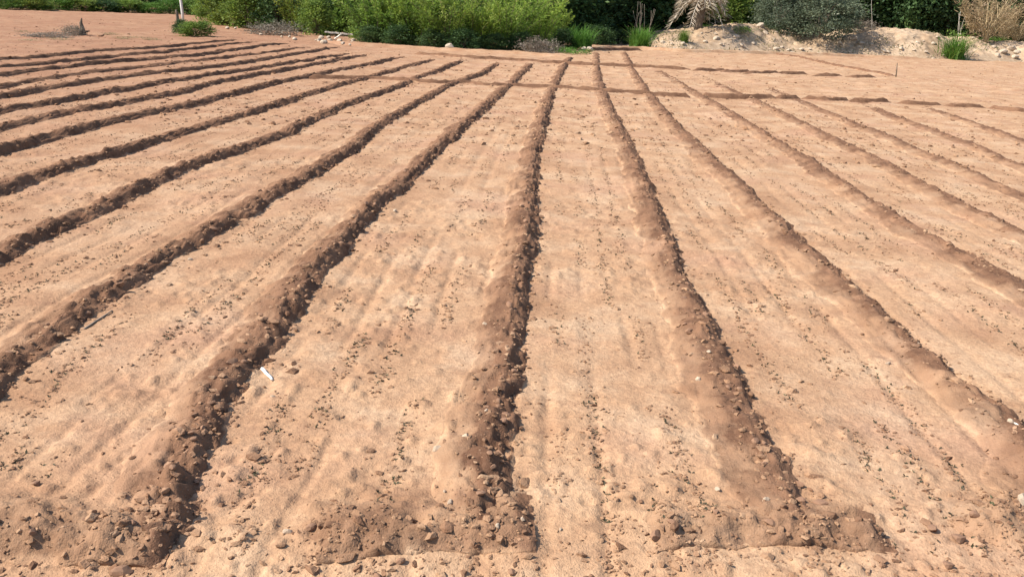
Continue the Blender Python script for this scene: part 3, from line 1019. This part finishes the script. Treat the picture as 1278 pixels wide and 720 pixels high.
PROTO['weeds'] = [(('foliage', foliage('foliage', 440 + i, 0.5, 0.5, 0.02, 36, 26, 0.07, 0.03, 0.5, 0.10), L_GRASS),) for i in range(2)]
PROTO['dryweeds'] = [(('foliage', foliage('foliage', 445 + i, 0.5, 0.5, 0.02, 36, 14, 0.07, 0.03, 0.5, 0.14), L_COVER),) for i in range(2)]
PROTO['tree'] = []
for i in range(3):
    tr, lb = tree_wood(450 + i, 6.2, 2.3, 0.15)
    PROTO['tree'].append((('crown', foliage('crown', 460 + i, 2.6, 6.6, 0.25, 240, 62, 0.25, 0.13, 0.1, 0.36, 0.25), L_DARK),
                          ('trunk', tr, M_BARK), ('limbs', lb, M_BARK)))
PROTO['palegreen'] = [(('foliage', foliage('foliage', 470 + i, 1.2, 2.2, 0.1, 110, 45, 0.13, 0.06, 0.3, 0.20), L_GRASS),
                       ('stems', branches_mesh(480 + i, 1.0, 2.0, 10, 0.03), M_BARK)) for i in range(2)]

for v in PROTO.values():
    for parts in v:
        for nm, me, mt in parts:
            if not me.materials: me.materials.append(mt)


def plant(kind, name, px, py, width, height, lab, cat, group=None, dy=0.0, var=None, z=None):
    """Stand a plant where a photograph pixel meets the ground (dy metres further back)."""
    x, y = at(px, py, 0.0)
    if dy:
        k = (y + dy) / y
        x, y = x * k, y + dy
    parts = PROTO[kind][(var if var is not None else int(random.random() * 97)) % len(PROTO[kind])]
    zz = bank_z(x, y) if z is None else z
    root = empty(name, (x, y, zz - 0.03), random.uniform(0, 6.28))
    ref = parts[0][1]
    if 'dim' not in ref:
        co = np.empty(len(ref.vertices) * 3, np.float32); ref.vertices.foreach_get('co', co); co = co.reshape(-1, 3)
        ref['dim'] = [float(np.percentile(np.abs(co[:, :2]), 93)), float(np.percentile(co[:, 2], 99))]
    hw, hh = ref['dim']
    root.scale = (width / 2 / hw, width / 2 / hw, height / hh)
    for nm, me, mt in parts:
        o = bpy.data.objects.new(nm, me); COL.objects.link(o); o.parent = root
    tag(root, lab, cat, group)
    return root


# ------------------------------------------------------------------ sandy bank on the right, berm under the bushes
BANK_LINE = np.array([at(x, y) for x, y in [(792, 59), (850, 62), (960, 65), (1060, 69), (1160, 74), (1278, 78), (1400, 86)]])
BANK_H = [(792, 0.15), (830, .7), (870, .85), (905, 1.15), (955, 1.35), (990, 0.95), (1060, .85), (1110, 1.35), (1150, 1.45), (1200, 1.25), (1278, 1.0), (1400, 0.9)]
BH_X = np.array([at(p, np.interp(p, [792, 850, 960, 1060, 1160, 1278, 1400], [59, 62, 65, 69, 74, 78, 86]))[0] for p, _ in BANK_H])
BH_H = np.array([h for _, h in BANK_H])


def bank_foot(x):
    return np.interp(x, BANK_LINE[:, 0], BANK_LINE[:, 1])


def bank_z(x, y):
    x = np.asarray(x, float); y = np.asarray(y, float)
    t = y - bank_foot(x)
    h = np.interp(x, BH_X, BH_H)
    on = sstep(BANK_LINE[0, 0] - 0.2, BANK_LINE[0, 0] + 2.0, x)
    z = h * on * (sstep(0.1, 3.4, t) * 0.8 + 0.2 * sstep(0.2, 1.1, t))
    z = z + on * sstep(0.2, 2, t) * (0.34 * fbm(x * 0.6, y * 0.6, 201, 4) + 0.16 * fbm(x * 2.4, y * 2.4, 207, 4, 0.6))
    z = z - 0.1 * (1 - sstep(0, 0.5, t))
    r = np.where(z > -0.02, z, np.where(t > 0, z, 0.0))
    r = np.where(on > 0, r, 0.0)
    return float(r) if r.ndim == 0 else r


def build_bank():
    xs = np.linspace(BANK_LINE[0, 0] - 0.3, BANK_LINE[-1, 0] + 8, 420)
    ts = np.concatenate([np.linspace(-0.25, 5, 90), np.linspace(5.3, 30, 30)])
    X, T = np.meshgrid(xs, ts, indexing='xy')
    Y = bank_foot(X) + T
    Z = bank_z(X, Y)
    Z = np.where(T <= 0.1, -0.12, Z)
    me = make_mesh('earth_bank', np.stack([X, Y, Z], -1).reshape(-1, 3), grid_faces(len(ts), len(xs)), True)
    tag(link('earth_bank', me, M_BANK), 'pale sandy bank rising behind the right side of the field', 'bank', kind='structure')


build_bank()

# rocks on and below the bank
ROCK_ME = [lump_mesh('rock', 120 + i, 0.7, 0.5) for i in range(5)]
for me in ROCK_ME: me.materials.append(M_ROCK)
ROCKS = [(827, 54, 5), (838, 56, 4), (852, 55, 5), (880, 53, 5), (893, 50, 6), (900, 57, 4), (918, 47, 6), (925, 57, 5), (948, 33, 7), (962, 34, 7), (955, 42, 5),
         (968, 62, 5), (975, 60, 4), (985, 63, 4), (1000, 63, 5), (1010, 62, 4), (1066, 50, 7), (1075, 55, 6), (1088, 57, 4), (1103, 65, 5), (1108, 66, 4),
         (1125, 62, 5), (1140, 64, 3), (1165, 55, 5), (1170, 48, 4), (1215, 49, 4), (1245, 70, 6), (1252, 66, 8), (1262, 62, 8), (1266, 72, 6), (1240, 60, 5), (1258, 57, 4), (1270, 66, 6),
         (811, 57, 4), (940, 55, 4), (1030, 58, 4), (1048, 55, 5), (1185, 66, 4)]
for i, (px, py, rp) in enumerate(ROCKS):
    # walk down the sight line until it meets the bank
    v = AX @ np.array([(px - W0 / 2) / F0, -(py - H0 / 2) / F0, -1.0])
    d = 30.0
    while d < 75:
        x, y, zz = v[0] / v[1] * d, d, CAM_H + v[2] / v[1] * d
        if zz <= max(0.0, bank_z(x, y)): break
        d += 0.04
    r = rp * d / F0 * 0.8
    o = link('rock', ROCK_ME[i % 5], None, loc=(x, y, max(0.0, bank_z(x, y)) + r * 0.1))
    o.scale = (r * 1.1, r, r * 0.85); o.rotation_euler = (random.uniform(-.3, .3), random.uniform(-.3, .3), random.uniform(0, 6.28))
    where = 'beside the palm' if px < 870 else 'left of the grey bush' if px < 990 else 'under the grey bush' if px < 1080 else 'left of the green tuft' if px < 1180 else 'at the right end'
    tag(o, 'pale rock on the sandy bank ' + where, 'rock', 'rocks on the bank ' + where)

def bank_litter():
    n = 900
    x = RNG.uniform(BANK_LINE[0, 0], BANK_LINE[-1, 0], n)
    t = RNG.gamma(1.6, 0.9, n)
    y = bank_foot(x) + t - 0.15
    z = np.maximum(bank_z(x, y), 0)
    keep = fbm(x * 0.8, y * 0.8, 333, 2) > -0.25
    x, y, z = x[keep], y[keep], z[keep]; n = len(x)
    r = np.exp(RNG.normal(-3.2, 0.5, n)).clip(0.015, 0.13)
    V = ICO_V[None] * (1 + RNG.uniform(-0.35, 0.3, (n, 12, 1))) * np.array([1.2, 0.9, 0.65]) * r[:, None, None]
    V[..., 0] += x[:, None]; V[..., 1] += y[:, None]; V[..., 2] += (z + r * 0.2)[:, None]
    F = (ICO_F[None] + (np.arange(n) * 12)[:, None, None]).reshape(-1, 3)
    tag(link('bank_gravel', make_mesh('bank_gravel', V.reshape(-1, 3), F), M_ROCK), 'gravel and small rubble strewn over the sandy bank', kind='stuff')
    # sparse dry and green ground cover
    n = 5200
    x = RNG.uniform(BANK_LINE[0, 0], BANK_LINE[-1, 0], n); t = RNG.uniform(0.1, 4.5, n)
    y = bank_foot(x) + t
    keep = fbm(x * 0.55 + 4, y * 0.9, 345, 3) > 0.05
    x, y = x[keep], y[keep]; n = len(x)
    P = np.stack([x, y, np.maximum(bank_z(x, y), 0) - 0.01], 1)
    D = unit(RNG.normal(size=(n, 3)) * 0.7 + np.array([0, 0, 0.9])); D[:, 2] = np.abs(D[:, 2])
    N = unit(RNG.normal(size=(n, 3)))
    k = RNG.uniform(0.08, 0.24, n)
    V, F = leaf_quads(P, D, N, k, k * 0.22)
    me = make_mesh('ground_cover', V, F)
    set_attr(me, 'tint', np.repeat(np.clip(0.5 + fbm(x, y, 371, 2), 0, 1), 4))
    tag(link('ground_cover', me, L_COVER), 'sparse weeds and dry grass growing over the sandy bank', kind='stuff')


bank_litter()

# ------------------------------------------------------------------ bushes along the field end
row = [  # kind, px, py, width m, height m, label
    ('leafy', 285, 34, 2.0, 1.9, 'light green bush at the left end of the thick bush row'),
    ('leafy', 312, 38, 2.0, 2.2, 'mid green bush above the left part of the rubble'),
    ('dark', 345, 40, 2.0, 2.6, 'dark green bush right above the grey brush heap'),
    ('feathery', 372, 42, 1.8, 2.5, 'feathery bush left of the bleached planks'),
    ('dark', 405, 44, 2.2, 2.7, 'dark bush right behind the bleached planks'),
    ('leafy', 436, 46, 1.7, 2.3, 'leafy green bush just right above the bleached planks'),
    ('leafy', 455, 53, 1.1, 1.4, 'low round bush at the right end of the bleached planks'),
    ('feathery', 478, 55, 2.3, 2.3, 'leftmost bush of the bright green feathery row'),
    ('feathery', 518, 58, 2.4, 2.5, 'second bush of the bright green feathery row'),
    ('feathery', 556, 61, 2.2, 2.0, 'third bush of the bright green feathery row'),
    ('feathery', 594, 62, 2.4, 2.4, 'fourth bush of the bright green feathery row'),
    ('feathery', 632, 63, 2.3, 2.15, 'fifth bush of the bright green feathery row'),
    ('feathery', 668, 63, 2.2, 2.3, 'last tall bush of the bright green feathery row'),
    ('feathery', 690, 60, 1.5, 1.9, 'narrow feathery bush above the yellow grass patch'),
    ('reed', 724, 64, 1.3, 1.15, 'drooping green reed clump left of the dark gap'),
    ('reed', 799, 62, 1.3, 1.2, 'bright green reed clump right of the dark gap'),
    ('reed', 852, 63, 0.6, 0.75, 'thin green reed clump before the dead palm'),
]
row += [('dark', p, q, w_, h_, 'low dark undergrowth ' + t_) for p, q, w_, h_, t_ in [
    (462, 55, 1.0, .7, 'right of the low round bush'), (500, 58, 1.2, .8, 'between the first two feathery bushes'), (540, 61, 1.1, .7, 'before the second and third feathery bushes'),
    (578, 63, 1.2, .8, 'between the third and fourth feathery bushes'), (615, 64, 1.1, .65, 'between the fourth and fifth feathery bushes'), (650, 65, 1.0, .75, 'left of the grey dry brush heap'),
    (700, 63, 1.0, .9, 'right of the grey dry brush heap'), (745, 58, 1.6, 1.0, 'at the left of the dark gap'), (772, 57, 1.5, .8, 'at the right of the dark gap')]]
row += [('feathery', 500, 54, 2.2, 3.4, 'taller feathery bush behind the first two of the bright row'), ('feathery', 575, 57, 2.3, 3.5, 'taller feathery bush behind the middle of the bright row'),
        ('feathery', 645, 58, 2.3, 3.4, 'taller feathery bush behind the right part of the bright row'), ('feathery', 330, 35, 2.2, 3.4, 'taller feathery bush behind the left bushes')]
row += [('leafy', 262, 30, 1.5, 1.6, 'low yellow green bush left end of the thick bush row'), ('leafy', 395, 46, 1.3, 1.7, 'small leafy bush left above the bleached planks'),
        ('leafy', 742, 52, 2.0, 3.2, 'tall leafy bush standing back at the left of the dark gap'), ('leafy', 545, 58, 1.5, 2.3, 'broad leaved bush among the feathery row')]
for kind, px, py, w, h, lab in row:
    plant(kind, {'leafy': 'leafy_bush', 'dark': 'dark_bush', 'feathery': 'feathery_bush', 'reed': 'reed_clump'}[kind], px, py - 2, w, h, lab,
          'reeds' if kind == 'reed' else 'bush', 'plants along the end of the field')
for px, py, w, h, lab in [(905, 38, 2.2, 2.4, 'bright leafy bush on the bank right of the dead palm'), (938, 36, 2.2, 2.6, 'yellow green bush on the bank top left of the grey bush')]:
    plant('palegreen' if px > 920 else 'leafy', 'leafy_bush', px, 60, w, h, lab, 'bush', 'plants on the bank', dy=4.5)
plant('grey', 'grey_bush', 1020, 67, 3.6, 2.9, 'large grey green bush spreading over the sandy bank', 'bush', 'plants on the bank', dy=1.9, var=0)
plant('grey', 'grey_bush', 965, 66, 2.4, 2.9, 'smaller grey green bush behind the large one', 'bush', 'plants on the bank', dy=5.2, var=1)
plant('drybush', 'dry_bush', 1225, 76, 3.4, 3.6, 'tall straw coloured dry bush at the right edge of the bank', 'bush', 'plants on the bank', dy=4.2, var=0)
plant('drybush', 'dry_bush', 1262, 76, 3.0, 2.6, 'lower dry bush half out of the right edge', 'bush', 'plants on the bank', dy=3.6, var=1)
plant('tuft', 'grass_tuft', 1190, 75, 1.75, 1.5, 'bright green tuft alone at the foot of the sandy bank', 'grass tuft', 'plants on the bank', dy=0.35)
for px, py, lab in [(1235, 72, 'low green weeds right of the bright tuft'), (1250, 60, 'grey green weeds on the right end of the bank')]:
    plant('weeds', 'weed_patch', px, py if py > 65 else 74, 1.3, 0.4, lab, 'weeds', 'plants on the bank', dy=0 if py > 65 else 1.8)
for px, py, w, h, lab in [(815, 57, 1.3, .35, 'low weeds at the left foot of the bank'), (925, 63, 1.2, .45, 'thin weeds on the bank left of the grey bush'),
                          (962, 63, 0.9, .5, 'olive weeds at the bank foot left of the grey bush'), (878, 60, 1.3, .3, 'low weeds on the bank below the dead palm')]:
    plant('weeds', 'weed_patch', px, py, w, h, lab, 'weeds', 'plants on the bank', dy=0.9)
plant('brush', 'brush_heap', 672, 66, 1.3, .5, 'grey dry brush heap before the feathery row', 'brush', 'dry brush heaps')
plant('brush', 'brush_heap', 342, 44, 1.8, .5, 'grey dry brush heap at the left end of the rubble', 'brush', 'dry brush heaps')
plant('brush', 'brush_heap', 1072, 68, 1.6, .6, 'dry brush on the bank under the dark hollow', 'brush', 'dry brush heaps', dy=1.6)
plant('weeds', 'weed_patch', 716, 68, 1.4, .30, 'yellow green grass patch at the corner of the field', 'weeds', 'plants along the end of the field')
plant('weeds', 'weed_patch', 702, 66, 1.0, .28, 'small grass patch next to the yellow green corner patch', 'weeds', 'plants along the end of the field')

# dark trees behind
BACK = [(345, 40, 11, 6), (392, 43, 11, 6.5), (440, 47, 10, 6), (490, 50, 10, 6.5), (545, 54, 9, 6), (600, 56, 9, 6.5), (655, 57, 9, 6.5),
        (705, 58, 9, 6.0), (742, 56, 9, 6.5), (775, 56, 11, 7), (815, 57, 14, 6.5), (855, 60, 14, 6.5), (895, 62, 14, 6.5), (940, 63, 14, 7), (985, 64, 13, 7),
        (1045, 66, 11, 7.5), (1090, 67, 8.5, 7.5), (1130, 70, 8.5, 8), (1175, 72, 9, 7.5), (1235, 74, 14, 7), (1290, 76, 14, 6.5)]
NEXT_TO = ['the rubble heap, left', 'the bleached planks', 'the low round bush', 'the first feathery bush', 'the second feathery bush', 'the fourth feathery bush', 'the fifth feathery bush',
           'the reed clump left of the dark gap', 'the left side of the dark gap', 'the right side of the dark gap', 'the bare stems', 'the dead palm', 'the leafy bush on the bank',
           'the yellow green bush on the bank', 'the smaller grey bush', 'the large grey bush', 'the leaning sapling', 'the middle of the bank hollow', 'the bright tuft', 'the tall dry bush', 'the lower dry bush at the edge']
for (px, py, dy, h), nx in zip(BACK, NEXT_TO):
    plant('tree', 'broadleaf_tree', px, py, random.uniform(4.2, 5.2), h, 'dark green tree behind ' + nx, 'tree', 'dark trees behind the bushes', dy=dy)
for i, px in enumerate(range(335, 1330, 62)):
    plant('tree', 'broadleaf_tree', px, 52 + px * 0.018, random.uniform(5.5, 6.5), random.uniform(8, 9.5), 'tall dark tree in the rearmost row', 'tree',
          'rearmost row of trees', dy=21 + random.uniform(-1, 2))

# hedge beyond the fallow ground on the left
HEDGE = [(8, 12, 'palegreen'), (40, 13, 'leafy'), (72, 13, 'palegreen'), (102, 14, 'leafy'), (132, 15, 'dark'), (160, 16, 'leafy'), (186, 17, 'palegreen'), (212, 18, 'palegreen'),
         (240, 19, 'leafy'), (262, 22, 'palegreen')]
HW = ['leftmost bush', 'second bush', 'third bush', 'fourth bush', 'fifth bush', 'sixth bush', 'seventh bush', 'eighth bush', 'ninth bush', 'last bush']
for i, (px, py, kind) in enumerate(HEDGE):
    plant(kind, 'hedge_bush', px, py, 2.2, random.uniform(0.75, 1.25), HW[i] + ' of the far hedge beyond the fallow ground, counted from the left', 'bush', 'far hedge bushes')
for i, px in enumerate(range(-40, 300, 42)):
    plant('tree', 'broadleaf_tree', px, 12, 5.0, random.uniform(5, 6.5), 'tree standing behind the far left hedge', 'tree', 'trees behind the far hedge', dy=10 + random.uniform(-1, 2))

# ------------------------------------------------------------------ dead palm
def build_palm():
    x, y = at(868, 62)
    k = (y + 3.2) / y
    x, y = x * k, y + 3.2
    root = empty('dead_palm', (x, y, bank_z(x, y) - 0.05))
    root.scale = (1.45, 1.45, 1.6)
    ts = np.linspace(0, 1, 9)
    path = np.outer(ts, (0.1, 0, 1.25))
    rad = 0.15 + 0.03 * (np.arange(9) % 2)
    link('trunk', tubes_mesh('trunk', [(path, rad)], 9, False), M_BARK, root)
    r = np.random.default_rng(5)
    for i in range(34):
        th = 2 * math.pi * i / 34 + r.uniform(-.1, .1)
        el = r.uniform(-0.1, 1.1)
        L = r.uniform(1.0, 1.5)
        t = np.linspace(0, 1, 9)
        d = np.array([math.cos(th), math.sin(th)])
        hor = L * math.cos(el) * (t ** 0.9)
        ver = 1.2 + L * (math.sin(el) * t - (0.55 + 0.5 * r.uniform()) * t ** 2)
        p = np.stack([0.1 + d[0] * hor, d[1] * hor, np.maximum(ver, 0.05)], 1)
        V, F = tube(p, np.linspace(0.022, 0.006, 9), 4)
        me = tubes_mesh('frond', [(p, np.linspace(0.022, 0.006, 9))], 4)
        n = 70
        q = r.uniform(0.15, 1, n)
        P = np.stack([np.interp(q, t, p[:, j]) for j in range(3)], 1)
        side = np.where(r.uniform(size=n) < 0.5, 1, -1)[:, None] * np.array([-d[1], d[0], 0])
        D = unit(side * 0.8 + np.array([d[0], d[1], 0]) * 0.8 + np.array([0, 0, -0.45]) + r.normal(size=(n, 3)) * 0.12)
        N = unit(r.normal(size=(n, 3)) * 0.4 + np.array([0, 0, 1]))
        lv, lf = leaf_quads(P, D, N, r.uniform(0.22, 0.4, n), np.full(n, 0.028))
        fm = make_mesh('leaflets', lv, lf)
        set_attr(fm, 'tint', np.repeat(r.uniform(0.1, 1, n), 4))
        f = link('frond', me, M_PALE, root)
        link('leaflets', fm, L_FROND, f)
    tag(root, 'dead palm with pale drooping fronds on the bank', 'palm')


build_palm()

# ------------------------------------------------------------------ bare stems in the dark gap and on the bank
def bare_stems(name, px, py, dy, n, h, w, mat, lab, cat, seed):
    x, y = at(px, py); k = (y + dy) / y; x, y = x * k, y + dy
    r = np.random.default_rng(seed)
    root = empty(name, (x, y, bank_z(x, y) - 0.03))
    for i in range(n):
        t = np.linspace(0, 1, 8)
        b = r.uniform(-w / 2, w / 2, 2)
        l = r.normal(size=2) * 0.12 * h
        p = np.stack([b[0] + l[0] * t + 0.03 * np.sin(t * 6 + i), b[1] * 0.5 + l[1] * t, h * r.uniform(0.75, 1.1) * t], 1)
        s = link('stem', tubes_mesh('stem', [(p, np.linspace(0.017, 0.007, 8))], 5), mat, root)
    tag(root, lab, cat)


bare_stems('bare_shrub', 800, 58, 1.2, 11, 2.2, 1.0, M_TWIG, 'cluster of bare pinkish stems above the bright reed clump', 'bare stems', 3)
bare_stems('bare_sapling', 1083, 70, 2.2, 1, 2.0, 0.05, M_PALE, 'single pale leaning sapling in the dark hollow', 'sapling', 8)
bare_stems('bare_shrub', 1190, 73, 3.2, 3, 1.5, 0.4, M_PALE, 'few pale stems left of the dry bush', 'bare stems', 9)


# ------------------------------------------------------------------ rubble with planks
def plank(p0, p1, wdt, thk, z0, z1, lab):
    a, b = Vector((*p0, z0)), Vector((*p1, z1))
    L = (b - a).length
    n = 8
    V, F = [], []
    for i in range(n + 1):
        t = i / n - 0.5
        jw = 1 + random.uniform(-0.06, 0.06)
        for s, q in ((-1, -1), (1, -1), (1, 1), (-1, 1)):
            V.append((t * L, s * wdt / 2 * jw, q * thk / 2 + 0.008 * math.sin(i * 1.3)))
    for i in range(n):
        for j in range(4):
            F.append((i * 4 + j, i * 4 + (j + 1) % 4, (i + 1) * 4 + (j + 1) % 4, (i + 1) * 4 + j))
    F += [(3, 2, 1, 0), (n * 4, n * 4 + 1, n * 4 + 2, n * 4 + 3)]
    me = bpy.data.meshes.new('plank'); me.from_pydata(V, [], F); me.update()
    o = link('plank', me, M_PALE, loc=(a + b) / 2)
    o.rotation_euler = (b - a).to_track_quat('X', 'Z').to_euler()
    tag(o, lab, 'plank', 'bleached planks on the rubble')


c = at(423, 50)
plank((c[0] - .62, c[1]), (c[0] - .02, c[1] + .1), .16, .06, .30, .27, 'left bleached plank lying on the rubble')
plank((c[0] + .05, c[1] - .02), (c[0] + .62, c[1] + .05), .16, .06, .27, .25, 'right bleached plank lying on the rubble')
plank((c[0] - .12, c[1] - .25), (c[0] + .12, c[1] - .05), .1, .04, .04, .24, 'short plank propped below the two lying ones')
for i in range(26):
    px = random.uniform(315, 445)
    py = 41 + (px - 315) * 0.09 + random.uniform(-2, 6)
    x, y = at(px, py); r = random.uniform(0.06, 0.16)
    o = link('rock', ROCK_ME[i % 5], None, loc=(x, y, r * 0.35)); o.scale = (r * 1.2, r, r)
    o.rotation_euler = (random.uniform(-.3, .3), random.uniform(-.3, .3), random.uniform(0, 6.28))
    tag(o, 'small pale rock in the rubble round the bleached planks', 'rock', 'rubble stones at the left')
for px, py, r, lab in [(284, 38, .12, 'left pale stone of the pair left of the rubble'), (294, 38, .10, 'right pale stone of the pair left of the rubble'),
                       (562, 63, .22, 'pinkish white rock on the end bund before the feathery row'), (735, 66, .2, 'buff rock at the corner beside the grass patch'),
                       (728, 64, .15, 'smaller buff rock at the corner beside the grass patch')]:
    x, y = at(px, py)
    o = link('rock', ROCK_ME[int(px) % 5], None, loc=(x, y, r * .4 + .05)); o.scale = (r, r, r * .9); o.rotation_euler = (.2, .1, px)
    tag(o, lab, 'rock', 'rocks along the field end')

# ------------------------------------------------------------------ pole, post and shrub on the left
x, y = at(229, 30)
me = tubes_mesh('pole', [([(0, 0, -0.1), (-0.03, 0, 0.7), (-0.10, 0, 1.6), (-0.16, 0, 2.6), (-0.2, 0, 3.4)], [.085, .08, .075, .07, .065])], 8)
tag(link('pole', me, M_POLE, loc=(x, y, 0)), 'thin whitewashed pole leaning slightly beside the dark shrub', 'pole')
x, y = at(224, 42)
me = tubes_mesh('post', [([(0.1, 0, -0.1), (0.03, 0, 0.3), (-0.05, 0.02, 0.55), (-0.06, 0.02, 0.8), (-.09, 0, 0.95)], [.07, .065, .07, .055, .04])], 7)
tag(link('post', me, M_BARK, loc=(x, y, 0)), 'dark crooked post in front of the whitewashed pole', 'post')
plant('leafy', 'low_shrub', 246, 46, 1.1, .6, 'low dark shrub at the foot of the crooked post', 'shrub', z=0)
plant('dark', 'low_shrub', 229, 43, .7, .6, 'smaller dark shrub touching the crooked post', 'shrub', z=0)
# stump and litter on the fallow ground
x, y = at(103, 44)
st = empty('tree_stump', (x, y, -0.03))
link('trunk', tubes_mesh('trunk', [([(0, 0, 0), (.02, 0, .25), (-.02, 0, .45), (.03, 0, .62)], [.15, .08, .055, .02])], 7, False), M_BARK, st)
for i, (dx, dz) in enumerate([(-.28, .35), (.25, .2), (-.18, .12)]):
    link('root', tubes_mesh('root', [([(0, 0, .12), (dx * .6, .05, .1 + dz * .3), (dx, .08, .02 + dz * .8)], [.05, .035, .015])], 5), M_BARK, st)
tag(st, 'small dark broken stump on the fallow ground', 'stump')
plant('brush', 'brush_heap', 92, 44, .75, .26, 'pale dry twigs around the small dark stump', 'brush', 'dry brush heaps', z=0)
plant('brush', 'brush_heap', 62, 47, 1.2, .16, 'flat grey litter left of the small dark stump', 'brush', 'dry brush heaps', z=0)
x, y = at(125, 45.5)
o = link('soil_clod', CLOD_ME[2], None, loc=(x, y, .05)); o.scale = (.17, .14, .13)
tag(o, 'dark clod right of the small dark stump', 'soil clod')
for i, (px, py) in enumerate([(40, 52), (75, 50), (150, 49), (172, 47), (190, 50), (140, 44), (30, 40)]):
    plant('dryweeds', 'weed_patch', px, py, random.uniform(.5, 1.0), random.uniform(.06, .14), 'flat dry weeds on the fallow ground ' +
          ['at the far left edge', 'below the flat grey litter', 'right of the dark clod', 'between stump and pole', 'left below the low shrub', 'above the dark clod', 'left above the flat litter'][i], 'weeds', 'weeds on the fallow ground', z=0)
# thin stake
x, y = at(1118, 97)
me = tubes_mesh('stake', [([(0, 0, -.05), (-.01, 0, .2), (-.035, 0, .48)], [.022, .02, .014])], 6)
tag(link('stake', me, M_BARK, loc=(x, y, 0)), 'thin dark stake standing at the end of the slanting ridge', 'stake')
